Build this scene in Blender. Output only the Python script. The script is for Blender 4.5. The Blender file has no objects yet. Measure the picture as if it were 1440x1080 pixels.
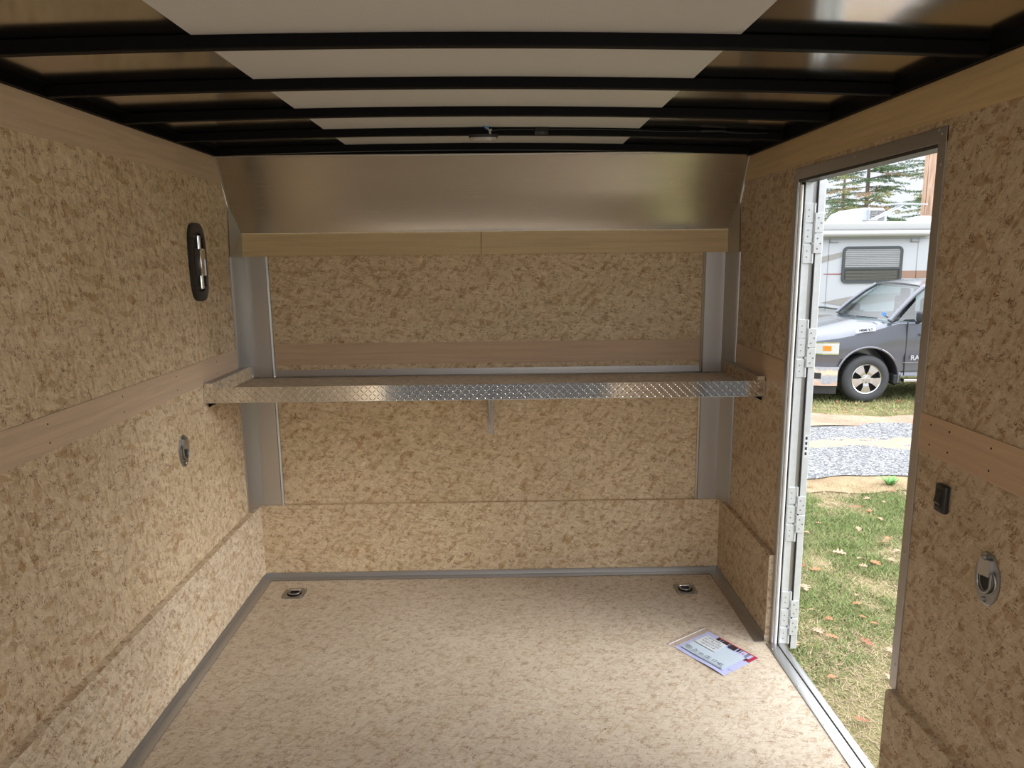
import bpy, bmesh, math, random
import numpy as np
from mathutils import Vector, Matrix
random.seed(7); rng = np.random.default_rng(11)
SC = bpy.context.scene; COL = SC.collection; PI = math.pi

# ------------------------------------------------------------------ camera
YAW, PITCH, ROLL, FPX, CH = .012, .1776, .0106, 1004.0, 1.6756
cy_, sy_ = math.cos(YAW), math.sin(YAW)
fw = Vector((sy_*math.cos(PITCH), cy_*math.cos(PITCH), -math.sin(PITCH)))
rt = Vector((cy_, -sy_, 0)); dn = fw.cross(rt)
r2 = math.cos(ROLL)*rt + math.sin(ROLL)*dn; d2 = -math.sin(ROLL)*rt + math.cos(ROLL)*dn
cam = bpy.data.cameras.new('camera'); co = bpy.data.objects.new('camera', cam); COL.objects.link(co)
m = Matrix((r2, -d2, -fw)).transposed().to_4x4(); m.translation = (0, 0, CH)
co.matrix_world = m; cam.sensor_width = 36; cam.lens = FPX/1440*36; cam.clip_start = .02; cam.clip_end = 500
SC.camera = co

# ------------------------------------------------------------------ world, light, exposure
vs = SC.view_settings
vs.view_transform = 'Standard'; vs.look = 'None'; vs.gamma = 1; vs.use_curve_mapping = False
vs.exposure = 0.48
W = bpy.data.worlds.new('overcast_sky'); SC.world = W; W.use_nodes = True
nt = W.node_tree; nt.nodes.clear()
wo = nt.nodes.new('ShaderNodeOutputWorld'); bg = nt.nodes.new('ShaderNodeBackground')
tc = nt.nodes.new('ShaderNodeTexCoord'); sx = nt.nodes.new('ShaderNodeSeparateXYZ')
rp = nt.nodes.new('ShaderNodeValToRGB')
nt.links.new(tc.outputs['Generated'], sx.inputs[0]); nt.links.new(sx.outputs['Z'], rp.inputs[0])
e = rp.color_ramp.elements
e[0].position = 0; e[0].color = (.66, .70, .77, 1); e[1].position = .75; e[1].color = (2.7, 2.8, 2.95, 1)
e2 = rp.color_ramp.elements.new(.28); e2.color = (.80, .85, .93, 1)
nt.links.new(rp.outputs[0], bg.inputs[0]); bg.inputs[1].default_value = 1.0
nt.links.new(bg.outputs[0], wo.inputs[0])

def light(name, kind, loc, energy, color, size=None, sy=None, aim=None, angle=None):
    l = bpy.data.lights.new(name, kind); l.energy = energy; l.color = color
    if kind == 'AREA': l.shape = 'RECTANGLE'; l.size = size; l.size_y = sy
    if kind == 'SUN': l.angle = angle
    o = bpy.data.objects.new(name, l); COL.objects.link(o); o.location = loc
    o.rotation_euler = (Vector(aim)-Vector(loc)).to_track_quat('-Z', 'Y').to_euler()
    return o
# added fill lamp at the rear opening; soft sun through the open side door
light('rear_doorway_fill', 'AREA', (.70, -1.27, 1.45), 9, (1, .94, .90), .9, 1.1, (-1.31, 1.4, .9))
light('veiled_sun', 'SUN', (9, 0, 5), 2.4, (1, .97, .93), aim=(0, 2.6, .3), angle=math.radians(40))

# ------------------------------------------------------------------ node material helpers
class NM:
    def __init__(s, name):
        s.m = bpy.data.materials.new(name); s.m.use_nodes = True; s.t = s.m.node_tree
        s.b = s.t.nodes['Principled BSDF']; s.o = s.t.nodes['Material Output']
    def n(s, ty, **k):
        a = s.t.nodes.new(ty)
        for q, v in k.items(): setattr(a, q, v)
        return a
    def l(s, a, b): s.t.links.new(a, b)
    def ramp(s, src, stops, interp='LINEAR'):
        r = s.n('ShaderNodeValToRGB'); r.color_ramp.interpolation = interp; s.l(src, r.inputs[0])
        el = r.color_ramp.elements
        while len(el) < len(stops): el.new(.5)
        for x, (p_, c) in zip(el, stops):
            x.position = p_; x.color = (*c, 1) if len(c) == 3 else c
        return r.outputs[0]
    def mix(s, f, a, b, mode='MIX'):
        x = s.n('ShaderNodeMix', data_type='RGBA', blend_type=mode)
        for sock, v in ((x.inputs[0], f), (x.inputs[6], a), (x.inputs[7], b)):
            if hasattr(v, 'links'): s.l(v, sock)
            else: sock.default_value = (*v, 1) if isinstance(v, tuple) else v
        return x.outputs[2]
    def coord(s, kind='UV', scale=(1, 1, 1), rot=0, off=(0, 0, 0)):
        c = s.n('ShaderNodeTexCoord'); mp = s.n('ShaderNodeMapping')
        mp.inputs['Scale'].default_value = scale; mp.inputs['Rotation'].default_value = (0, 0, rot)
        mp.inputs['Location'].default_value = off
        # rotate first, then stretch
        if rot:
            mr = s.n('ShaderNodeMapping'); mr.inputs['Rotation'].default_value = (0, 0, rot)
            s.l(c.outputs[kind], mr.inputs[0]); s.l(mr.outputs[0], mp.inputs[0]); mp.inputs['Rotation'].default_value = (0, 0, 0)
        else: s.l(c.outputs[kind], mp.inputs[0])
        return mp.outputs[0]
    def noise(s, vec, scale=1, detail=4, rough=.55, dist=0):
        n = s.n('ShaderNodeTexNoise'); s.l(vec, n.inputs['Vector'])
        n.inputs['Scale'].default_value = scale; n.inputs['Detail'].default_value = detail
        n.inputs['Roughness'].default_value = rough; n.inputs['Distortion'].default_value = dist
        return n.outputs[0]
    def vor(s, vec, scale=1, feature='F1', out='Color'):
        n = s.n('ShaderNodeTexVoronoi', feature=feature); s.l(vec, n.inputs['Vector']); n.inputs['Scale'].default_value = scale
        return n.outputs[out]
    def bump(s, h, strength=.2, dist=.002):
        b = s.n('ShaderNodeBump'); b.inputs['Strength'].default_value = strength; b.inputs['Distance'].default_value = dist
        s.l(h, b.inputs['Height']); s.l(b.outputs[0], s.b.inputs['Normal'])
    def set(s, col=None, rough=None, metal=None, **k):
        if col is not None:
            if isinstance(col, tuple): s.b.inputs['Base Color'].default_value = (*col, 1)
            else: s.l(col, s.b.inputs['Base Color'])
        if rough is not None: s.b.inputs['Roughness'].default_value = rough
        if metal is not None: s.b.inputs['Metallic'].default_value = metal
        for q, v in k.items(): s.b.inputs[q.replace('_', ' ')].default_value = v
        return s.m

def plain(name, col, rough=.5, metal=0, var=.12, vs_=40, **k):
    a = NM(name); v = a.coord('Object'); n = a.noise(v, vs_, 3)
    c = a.mix(n, tuple(x*(1-var) for x in col), tuple(min(1, x*(1+var)) for x in col))
    return a.set(c, rough, metal, **k)

def osb(name, tint, swap=0.0, fine=1.0, contrast=1.0, dark=.66, amp=1.0, lx=1.0):
    a = NM(name)
    base = a.coord('UV')
    wn = a.n('ShaderNodeTexNoise'); a.l(base, wn.inputs['Vector']); wn.inputs['Scale'].default_value = 9; wn.inputs['Detail'].default_value = 3
    sc_ = a.n('ShaderNodeVectorMath', operation='SCALE'); a.l(wn.outputs['Color'], sc_.inputs[0]); sc_.inputs['Scale'].default_value = .035
    ad = a.n('ShaderNodeVectorMath', operation='ADD'); a.l(base, ad.inputs[0]); a.l(sc_.outputs[0], ad.inputs[1])
    def lay(rot, s1, s2, off=0):
        mr = a.n('ShaderNodeMapping'); mr.inputs['Rotation'].default_value = (0, 0, rot+swap); mr.inputs['Location'].default_value = (off, off*.7, 0)
        ms = a.n('ShaderNodeMapping'); ms.inputs['Scale'].default_value = (s1*fine*lx, s2*fine, 1)
        a.l(ad.outputs[0], mr.inputs[0]); a.l(mr.outputs[0], ms.inputs[0]); return ms.outputs[0]
    t = tint
    def T(r_, g_, b_): return (min(1, t[0]*r_), min(1, t[1]*g_), min(1, t[2]*b_))
    # mottled strands in two directions
    n1 = a.noise(lay(.12, 20, 80), 1, 8, .72, .7); n2 = a.noise(lay(-.8, 20, 62, 3), 1, 8, .72, .7)
    pick = a.ramp(a.noise(base, 16, 2), [(.46, (0, 0, 0)), (.54, (1, 1, 1))])
    v = a.mix(pick, n1, n2)
    col = a.ramp(v, [(.27, T(.66, .54, .42)), (.345, T(.88, .83, .78)), (.43, T(1, .99, .98)), (.53, T(1.07, 1.08, 1.10)), (.64, T(1.20, 1.25, 1.33))])
    # separate flakes: tone per flake, a few of them reddish brown
    for k, q in enumerate((lay(.2, 30, 95, 5), lay(-.9, 24, 60, 8))):
        c = a.vor(q, 1); sp = a.n('ShaderNodeSeparateColor'); a.l(c, sp.inputs[0])
        tone = a.ramp(sp.outputs[0], [(0, (.76, .69, .60)), (.13, (.96, .95, .93)), (1, (1.06, 1.07, 1.08))]); col = a.mix(.75*contrast, col, tone, 'MULTIPLY')
        rd = a.ramp(sp.outputs[1], [(.955, (0, 0, 0)), (.965, (.55, .55, .55))]); col = a.mix(rd, col, T(.72, .55, .38))
    # fibre streaks
    f = a.mix(.5, a.noise(lay(.1, 60, 480, 2), 1, 3), a.noise(lay(-.5, 50, 360, 5), 1, 3))
    col = a.mix(1, col, a.ramp(f, [(.34, (.84, .81, .77)), (.6, (1.06, 1.06, 1.06))]), 'MULTIPLY')
    col = a.mix(1, col, a.ramp(a.noise(base, 3.2, 4), [(.3, (.92, .90, .87)), (.7, (1.05, 1.05, 1.05))]), 'MULTIPLY')
    col = a.mix(amp, T(1.0, .98, .96), col)
    # thin dark crevices along strand edges and small bark flecks
    def crev(q, w_, mscale, off, thr):
        n = a.noise(q, 1, 3, .6, 1.6)
        sb = a.n('ShaderNodeMath', operation='SUBTRACT'); a.l(n, sb.inputs[0]); sb.inputs[1].default_value = .5
        ab = a.n('ShaderNodeMath', operation='ABSOLUTE'); a.l(sb.outputs[0], ab.inputs[0])
        ln = a.ramp(ab.outputs[0], [(w_*.35, (1, 1, 1)), (w_, (0, 0, 0))])
        mp = a.n('ShaderNodeMapping'); mp.inputs['Location'].default_value = (off, off, 0); a.l(base, mp.inputs[0])
        mk = a.ramp(a.noise(mp.outputs[0], mscale, 3), [(thr, (0, 0, 0)), (thr+.05, (1, 1, 1))])
        return a.mix(1, ln, mk, 'MULTIPLY')
    k1 = crev(lay(.2, 20, 70, 1), .028, 24, 2, .545); k2 = crev(lay(-.9, 20, 60, 6), .028, 22, 5, .55); k3 = crev(lay(.1, 42, 120, 9), .05, 40, 8, .56)
    fl = a.ramp(a.noise(lay(.25, 60, 190, 4), 1, 3, .6), [(dark-.01, (0, 0, 0)), (dark+.04, (1, 1, 1))])
    mm = a.mix(1, a.mix(1, k1, k2, 'ADD'), a.mix(1, k3, fl, 'ADD'), 'ADD')
    mh = a.mix(.80*(.4+.6*amp), (0, 0, 0), mm)
    col = a.mix(mh, col, T(.32, .18, .10))
    a.bump(f, .25, .001)
    return a.set(col, .62, 0, Specular_IOR_Level=.3)

def plywood(name, c, vertical=False):
    a = NM(name)
    v = a.coord('UV', (1.2, 26, 1)); w = a.noise(v, 2, 5, .6, .6)
    col = a.ramp(w, [(.3, tuple(x*.86 for x in c)), (.55, c), (.75, tuple(min(1, x*1.1) for x in c))])
    v2 = a.coord('UV', (60, 700, 1)); f = a.ramp(a.noise(v2, 1, 2), [(.35, (.93, .92, .9)), (.6, (1, 1, 1))])
    return a.set(a.mix(1, col, f, 'MULTIPLY'), .5, 0)

def metal(name, c, rough=.3, brush=(6, 500), amt=.12, kind='UV', mt=1.0, **k):
    a = NM(name); v = a.coord(kind, (brush[0], brush[1], 1)); n = a.noise(v, 1, 4)
    rr = a.n('ShaderNodeMapRange'); a.l(n, rr.inputs[0]); rr.inputs[3].default_value = rough-amt; rr.inputs[4].default_value = rough+amt
    a.l(rr.outputs[0], a.b.inputs['Roughness'])
    col = a.mix(n, tuple(x*.92 for x in c), tuple(min(1, x*1.05) for x in c))
    return a.set(col, None, mt, **k)

M = {}
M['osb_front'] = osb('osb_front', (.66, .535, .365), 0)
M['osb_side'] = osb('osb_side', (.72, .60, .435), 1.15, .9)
M['osb_right_shaded'] = osb('osb_right_shaded', (.54, .44, .32), .8, .8)  # same boards as elsewhere, the right wall's shade darkened into the tint
M['osb_kick'] = osb('osb_kick', (.72, .62, .48), .7, .95, 1, .68)
M['osb_floor'] = osb('osb_floor', (.60, .525, .425), 0, 1.7, .8, .655, amp=.75, lx=.75)
M['ply_pink'] = plywood('plywood_pinkish', (.58, .41, .27))
M['ply_light'] = plywood('plywood_light_pinkish', (.70, .54, .40))
M['ply_yellow'] = plywood('plywood_yellowish', (.62, .47, .26))
M['skin'] = metal('roof_aluminium', (.62, .59, .54), .13, (3, 90), .03)
M['brushed'] = metal('brushed_aluminium', (.53, .49, .43), .24, (3, 500), .09)
M['alu'] = metal('mill_aluminium', (.56, .55, .54), .36, (500, 5), .06)
M['alu_dull'] = metal('dull_aluminium', (.50, .49, .48), .42, (20, 60), .06, mt=.9)
M['casing_metal'] = metal('satin_casing_aluminium', (.50, .48, .46), .42, (20, 60), .05, mt=.9)
M['casing_shaded'] = metal('shaded_casing_return', (.13, .125, .12), .5, (20, 60), .05, mt=.9)  # casing metal with the shade of the inner return put into its colour
M['galv'] = metal('galvanised_steel', (.36, .37, .375), .36, (30, 30), .1, 'Object')
M['zinc'] = metal('zinc_screw', (.55, .55, .53), .3, (50, 50), .05, 'Object')
M['chrome'] = metal('chrome', (.82, .82, .83), .06, (20, 20), .03, 'Object')
M['tread'] = metal('polished_tread_plate', (.80, .79, .77), .10, (30, 30), .03, 'Object')
M['white_alu'] = plain('white_painted_aluminium', (.72, .75, .78), .35, .25)
M['black_steel'] = plain('black_painted_steel', (.004, .004, .0045), .5, Specular_IOR_Level=.1)
M['black_plastic'] = plain('black_plastic', (.018, .018, .019), .4)
M['black_deep'] = plain('black_recess', (.006, .006, .006), .6)
M['tape'] = plain('black_tape', (.012, .012, .012), .25)
M['lens'] = plain('clear_plastic_lens', (.42, .40, .37), .2)
M['blue_nylon'] = plain('blue_connector', (.12, .30, .62), .35)
M['wire'] = plain('white_wire', (.55, .53, .48), .4)
M['white_gasket'] = plain('white_vinyl_seal', (.85, .86, .86), .4)
M['rubber'] = plain('dark_rubber', (.03, .03, .032), .7)
M['sticker'] = plain('white_sticker', (.78, .80, .84), .5)
M['ink'] = plain('dark_ink', (.03, .03, .05), .6)
M['bracket_paint'] = plain('grey_bracket_paint', (.55, .52, .50), .45)

a = NM('corrugated_white_panel'); v = a.coord('UV', (1, 1, 1)); wv = a.n('ShaderNodeTexWave', wave_type='BANDS', bands_direction='X')
a.l(v, wv.inputs[0]); wv.inputs['Scale'].default_value = 32
a.bump(wv.outputs['Fac'], .12, .001); M['white_panel'] = a.set(a.mix(a.noise(v, 2), (.64, .64, .65), (.69, .69, .70)), .42, 0)

# ------------------------------------------------------------------ mesh helpers
class MB:
    def __init__(s): s.v = []; s.f = []; s.mi = []
    def add(s, vs_, fs, mi=0):
        o = len(s.v); s.v += [tuple(x) for x in vs_]
        for f in fs: s.f.append(tuple(i+o for i in f)); s.mi.append(mi)
        return s
    def box(s, x0, x1, y0, y1, z0, z1, mi=0):
        V = [(x, y, z) for z in (z0, z1) for y in (y0, y1) for x in (x0, x1)]
        return s.add(V, [(0, 2, 3, 1), (4, 5, 7, 6), (0, 1, 5, 4), (2, 6, 7, 3), (0, 4, 6, 2), (1, 3, 7, 5)], mi)
    def bbox(s, x0, x1, y0, y1, z0, z1, b=.004, seg=2, mi=0):
        bm = bmesh.new(); bmesh.ops.create_cube(bm, size=1)
        for v in bm.verts: v.co = Vector((x0+(v.co.x+.5)*(x1-x0), y0+(v.co.y+.5)*(y1-y0), z0+(v.co.z+.5)*(z1-z0)))
        bmesh.ops.bevel(bm, geom=list(bm.edges), offset=b, segments=seg, affect='EDGES', profile=.5)
        return s.frombm(bm, mi=mi)
    def frombm(s, bm, mat=None, mi=0):
        bm.verts.ensure_lookup_table(); bm.verts.index_update()
        V = [(mat @ v.co) if mat else v.co.copy() for v in bm.verts]
        F = [[v.index for v in f.verts] for f in bm.faces]; bm.free(); return s.add(V, F, mi)
    def prism(s, poly, lo, hi, axis='y', mi=0):
        # poly: list of (a,b) in the plane normal to axis
        def P(q, h):
            return {'x': (h, q[0], q[1]), 'y': (q[0], h, q[1]), 'z': (q[0], q[1], h)}[axis]
        n = len(poly); V = [P(q, lo) for q in poly]+[P(q, hi) for q in poly]
        F = [tuple(range(n)), tuple(range(2*n-1, n-1, -1))]+[(i, i+n, (i+1) % n+n, (i+1) % n) for i in range(n)]
        return s.add(V, F, mi)
    def tube(s, pts, r, n=8, mi=0, caps=True):
        pts = [Vector(q) for q in pts]; R = r if isinstance(r, (list, tuple)) else [r]*len(pts)
        V = []; F = []
        up = None
        for i, q in enumerate(pts):
            d = (pts[min(i+1, len(pts)-1)]-pts[max(i-1, 0)]).normalized()
            if up is None: up = d.orthogonal().normalized()
            up = (up - d*up.dot(d)); up = up.normalized() if up.length > 1e-6 else d.orthogonal().normalized()
            sd = d.cross(up)
            for k in range(n):
                t = 2*PI*k/n; V.append(q+(up*math.cos(t)+sd*math.sin(t))*R[i])
        for i in range(len(pts)-1):
            for k in range(n):
                k2 = (k+1) % n; F.append((i*n+k, i*n+k2, (i+1)*n+k2, (i+1)*n+k))
        if caps: F.append(tuple(range(n-1, -1, -1))); F.append(tuple((len(pts)-1)*n+k for k in range(n)))
        return s.add(V, F, mi)
    def lathe(s, prof, c, axis='z', n=24, mi=0, a0=0, a1=2*PI):
        # prof: (radius, height) pairs
        V = []; F = []; full = abs(a1-a0-2*PI) < 1e-6; m_ = n if full else n+1
        for (r, h) in prof:
            for k in range(m_):
                t = a0+(a1-a0)*k/n; u, w = r*math.cos(t), r*math.sin(t)
                q = {'x': (h, u, w), 'y': (u, h, w), 'z': (u, w, h)}[axis]; V.append((q[0]+c[0], q[1]+c[1], q[2]+c[2]))
        for i in range(len(prof)-1):
            for k in range(n):
                k2 = (k+1) % m_; F.append((i*m_+k, i*m_+k2, (i+1)*m_+k2, (i+1)*m_+k))
        return s.add(V, F, mi)
    def sheet(s, pts, prof_dir):
        # pts: polyline, extruded by vector
        n = len(pts); V = [Vector(q) for q in pts]+[Vector(q)+Vector(prof_dir) for q in pts]
        return s.add(V, [(i, i+1, i+1+n, i+n) for i in range(n-1)])
    def build(s, name, mats, parent=None, smooth=None, uvswap=False, thick=None, link=True):
        me = bpy.data.meshes.new(name); me.from_pydata(s.v, [], s.f); me.validate(); me.update()
        mats = mats if isinstance(mats, (list, tuple)) else [mats]
        for q in mats: me.materials.append(M[q] if isinstance(q, str) else q)
        if len(s.mi) == len(me.polygons): me.polygons.foreach_set('material_index', s.mi)
        bm = bmesh.new(); bm.from_mesh(me)
        if len(bm.faces) < 20000: bmesh.ops.recalc_face_normals(bm, faces=bm.faces)
        uv = bm.loops.layers.uv.new('UVMap')
        for f in bm.faces:
            n = f.normal; ax = max(range(3), key=lambda i: abs(n[i]))
            for lp in f.loops:
                q = lp.vert.co
                u, w = ((q.y, q.z), (q.x, q.z), (q.x, q.y))[ax]
                lp[uv].uv = (w, u) if uvswap else (u, w)
            if smooth is not None: f.smooth = True
        if smooth is not None:
            for ed in bm.edges:
                if len(ed.link_faces) == 1 or (len(ed.link_faces) == 2 and ed.calc_face_angle(0) > smooth): ed.smooth = False
        bm.to_mesh(me); bm.free()
        o = bpy.data.objects.new(name, me)
        if link: COL.objects.link(o)
        if parent is not None: o.parent = parent
        if thick:
            md = o.modifiers.new('thickness', 'SOLIDIFY'); md.thickness = thick; md.offset = -1
        return o

def empty(name, loc, label=None, cat=None, group=None, kind=None, rz=0):
    o = bpy.data.objects.new(name, None); COL.objects.link(o); o.location = loc; o.rotation_euler = (0, 0, rz); o.empty_display_size = .05
    return tag(o, label, cat, group, kind)
def tag(o, label=None, cat=None, group=None, kind=None):
    if label: o['label'] = label
    if cat: o['category'] = cat
    if group: o['group'] = group
    if kind: o['kind'] = kind
    return o
def struct(o, label, cat='wall'): return tag(o, label, cat, kind='structure')
def dup(o, parent=None):
    c = o.copy(); COL.objects.link(c)
    if parent is not None: c.parent = parent
    for ch in list(o.children): dup(ch, c)
    return c

# screws: one shared mesh per facing direction, linked as children
_scr = {}
def screw(parent, loc, nrm, r=.0045, h=.002, mat='zinc', name='screw', origin=(0, 0, 0)):
    key = (nrm, r, h, mat)
    if key not in _scr:
        a_ = MB(); ax = 'xyz'[max(range(3), key=lambda i: abs(nrm[i]))]; sg = sum(nrm)
        a_.lathe([(r, -.001*sg), (r, h*.5*sg), (r*.75, h*sg), (r*.3, h*sg), (r*.25, h*.4*sg), (0, h*.4*sg)], (0, 0, 0), ax, 10)
        o = a_.build(name, mat, smooth=.6, link=False); _scr[key] = o.data; bpy.data.objects.remove(o)
    o = bpy.data.objects.new(name, _scr[key]); COL.objects.link(o); o.location = loc; o.parent = parent
    return o

# ================================================================== TRAILER SHELL
XL, XR, YF, YB = -1.310, 1.155, 3.60, -1.30
KL, KR, KF = -1.275, 1.130, 3.578           # faces of the kick boards
DY0, DY1, DZ1 = 1.915, 2.86, 1.965           # rough door opening in the right wall
fl = MB().box(XL-.04, XR+.02, YB, YF+.04, -.03, 0).build('floor', 'osb_floor'); struct(fl, 'pale oriented strand board floor of the trailer', 'floor')
for q in [(-.2, 1.9), (.35, 2.3), (-.75, 2.2), (.6, 3.2), (-.5, 3.1), (-1.0, 2.6)]: screw(fl, (q[0], q[1], 0), (0, 0, 1), .004, .0008)
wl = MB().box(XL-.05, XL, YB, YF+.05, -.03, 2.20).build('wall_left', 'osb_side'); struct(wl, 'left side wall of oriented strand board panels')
for q in [(2.027, .89), (2.034, .60), (2.431, .648), (2.439, .932), (1.62, .95), (1.62, .62), (2.85, .62), (3.22, .95), (3.22, .6), (2.43, 1.4), (2.03, 1.42), (2.85, 1.42), (2.03, 1.8), (2.85, 1.86)]: screw(wl, (XL, q[0], q[1]), (1, 0, 0), .004, .0012)
w = MB()
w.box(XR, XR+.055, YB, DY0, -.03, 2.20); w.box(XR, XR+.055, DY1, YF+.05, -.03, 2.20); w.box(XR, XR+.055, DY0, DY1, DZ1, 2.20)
wr = w.build('wall_right', 'osb_right_shaded'); struct(wr, 'right side wall of oriented strand board with the doorway in it')
for q in [(1.62, .70), (1.40, .6), (1.78, .72), (1.5, 1.5), (1.75, 1.5), (3.2, 1.5), (3.2, .7), (3.4, .9), (1.3, 1.45)]: screw(wr, (XR, q[0], q[1]), (-1, 0, 0), .004, .0012)
# outer aluminium cladding
MB().box(XR+.055, XR+.058, YB, DY0-.0, -.12, 2.24).box(XR+.055, XR+.058, DY1, YF+.08, -.12, 2.24).box(XR+.055, XR+.058, DY0, DY1, DZ1, 2.24).build('cladding', 'white_alu', wr)
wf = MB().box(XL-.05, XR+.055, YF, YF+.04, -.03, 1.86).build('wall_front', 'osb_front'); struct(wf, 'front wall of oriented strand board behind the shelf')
for q in [(-.136, .792), (.324, .937), (.326, .637), (-.068, .628), (-.467, .668), (.753, .693), (-.857, .904), (.734, 1.492), (-.857, 1.45), (-.07, 1.45), (-.857, .63), (.75, .93)]: screw(wf, (q[0], YF, q[1]), (0, -1, 0), .004, .0012)

# kick boards with a rounded top ledge
def kick(name, poly, lo, hi, axis, mat, label, uvs=False):
    o = MB().prism(poly, lo, hi, axis).build(name, mat, smooth=.5, uvswap=uvs); return struct(o, label, 'baseboard')
kick('baseboard_left', [(XL, .03-.03), (KL, 0), (KL, .392), (KL-.004, .400), (XL, .402)], YB, YF, 'y', 'osb_kick', 'long kick board along the foot of the left wall')
kick('baseboard_front', [(YF, 0), (KF, 0), (KF, .394), (KF+.004, .402), (YF, .404)], KL, KR, 'x', 'osb_front', 'kick board across the foot of the front wall')
kick('baseboard_right', [(XR, 0), (KR, 0), (KR, .392), (KR+.004, .400), (XR, .402)], 2.868, KF, 'y', 'osb_right_shaded', 'kick board on the right wall between door and front corner')
bn = kick('baseboard_right', [(XR, 0), (KR, 0), (KR, .380), (KR+.004, .388), (XR, .390)], YB, 1.925, 'y', 'osb_right_shaded', 'kick board on the right wall on the near side of the door')

# plywood bands
def band(n, x0, x1, y0, y1, z0, z1, mat, label, uvs=False):
    o = MB().bbox(x0, x1, y0, y1, z0, z1, .0006, 1).build('trim_%d' % n, mat); return struct(o, label, 'trim')
band(1, XL, XL+.0035, YB, YF, 1.133, 1.240, 'ply_light', 'pinkish plywood strip along the middle of the left wall')
b2 = band(2, XL, XL+.004, YB, YF, 2.022, 2.135, 'ply_light', 'pinkish plywood strip along the top of the left wall')
band(3, XR-.0035, XR, YB, DY0+.02, 1.133, 1.240, 'ply_pink', 'plywood strip on the right wall on the near side of the door')
band(4, XR-.0035, XR, DY1-.0, YF, 1.133, 1.240, 'ply_pink', 'plywood strip on the right wall between door and front corner')
band(5, XR-.004, XR, YB, YF, 2.011, 2.118, 'ply_yellow', 'plywood strip along the top of the right wall above the door')
band(6, -1.155, 1.020, YF-.0035, YF, 1.141, 1.250, 'ply_pink', 'pinkish plywood strip across the front wall above the shelf')
t7 = MB().bbox(XL+.004, -.102, YF-.024, YF, 1.684, 1.795, .001, 1).bbox(-.100, XR-.004, YF-.024, YF, 1.684, 1.795, .001, 1).build('trim_7', 'ply_yellow'); struct(t7, 'yellowish plywood rail below the sloping metal panel', 'trim')
for y in np.arange(1.6, 3.5, .41):
    for dz in (1.16, 1.215):
        screw(bpy.data.objects['trim_1'], (XL+.0035, float(y), dz), (1, 0, 0), .003, .0006, 'black_deep')
for y in (1.3, 1.36, 1.62, 1.78, 1.86):
    for dz in (1.16, 1.215): screw(bpy.data.objects['trim_3'], (XR-.0035, y, dz), (-1, 0, 0), .003, .0006, 'black_deep')

# sloping aluminium panel above the front wall (curved sheet)
prof = [(3.408, 2.140), (3.415, 2.128), (3.455, 2.06), (3.497, 1.985), (3.528, 1.925), (3.552, 1.86), (3.566, 1.815), (3.569, 1.796)]
s_ = MB(); s_.sheet([(XL+.004, y, z) for y, z in prof], (XR-XL-.008, 0, 0))
sp = s_.build('trim_8', 'brushed', smooth=.6, thick=.002); struct(sp, 'curved sloping brushed aluminium panel above the front wall', 'trim')
# edge beads at both ends of the panel
for sx_, x in ((1, XL+.006), (-1, XR-.006)):
    MB().tube([(x, y-.002, z) for y, z in prof], .0035, 6).build('edge_bead', 'alu_dull', sp, smooth=.8)
MB().tube([(XL+.004, 3.410, 2.134), (XR-.004, 3.410, 2.134)], .003, 6).build('top_bead', 'alu', sp, smooth=.8)

# corner flashings
def flashing(n, sgn, xw, label):
    z0, z1 = .402, 1.93
    X = lambda d_: xw+sgn*d_
    cross = [(X(.001), 3.490), (X(.006), 3.490), (X(.006), 3.520), (X(.044), 3.590), (X(.140), 3.590), (X(.146), 3.584), (X(.152), 3.590), (X(.152), 3.596)]
    a_ = MB(); a_.sheet([(x, y, z0) for x, y in cross], (0, 0, 1.684-z0))
    o = a_.build('trim_%d' % n, 'alu', smooth=.5, thick=.0015); struct(o, label, 'trim')
    # upper tail that follows the curve of the sloping panel
    MB().add([(X(.005), 3.50, 1.684), (X(.042), 3.588, 1.684), (X(.042), 3.572, 1.80), (X(.005), 3.52, 1.93)], [(0, 1, 2, 3)]).build('upper_tail', 'alu', o, thick=.0015)
    for z in (1.60, 1.16, .86, .48): screw(o, (X(.132), 3.590, z), (0, -1, 0), .004, .0015)
    return o
flashing(9, 1, XL, 'bent aluminium flashing in the front left corner')
flashing(10, -1, XR, 'bent aluminium flashing in the front right corner')

# floor trims (aluminium angles)
def angle(n, pts, vec, label, screws, nrm):
    a_ = MB(); a_.sheet(pts, vec); o = a_.build('trim_%d' % n, 'alu_dull', smooth=.5, thick=.0018); struct(o, label, 'trim')
    for q in screws: screw(o, q, nrm, .0045, .002)
    return o
angle(11, [(KL+.002, YB, .030), (KL+.002, YB, .004), (KL+.006, YB, .0022), (KL+.040, YB, .0022)], (0, KF-YB-.002, 0), 'aluminium angle along the left edge of the floor',
      [(KL+.027, float(y), .0022) for y in np.arange(1.5, 3.4, .203)], (0, 0, 1))
angle(12, [(KL+.004, KF-.002, .030), (KL+.004, KF-.002, .004), (KL+.004, KF-.006, .0022), (KL+.004, KF-.040, .0022)], (KR-KL-.008, 0, 0), 'aluminium angle along the front edge of the floor',
      [(float(x), KF-.026, .0022) for x in np.arange(-1.22, 1.09, .2)], (0, 0, 1))
angle(13, [(KR-.002, 2.862, .030), (KR-.002, 2.862, .004), (KR-.006, 2.862, .0022), (KR-.046, 2.862, .0022)], (0, KF-2.865, 0), 'aluminium angle on the floor beside the doorway',
      [(KR-.03, 2.90, .0022), (KR-.03, 3.06, .0022), (KR-.028, 3.24, .0022), (KR-.03, 3.42, .0022), (KR-.012, 2.885, .0022)], (0, 0, 1))

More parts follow.
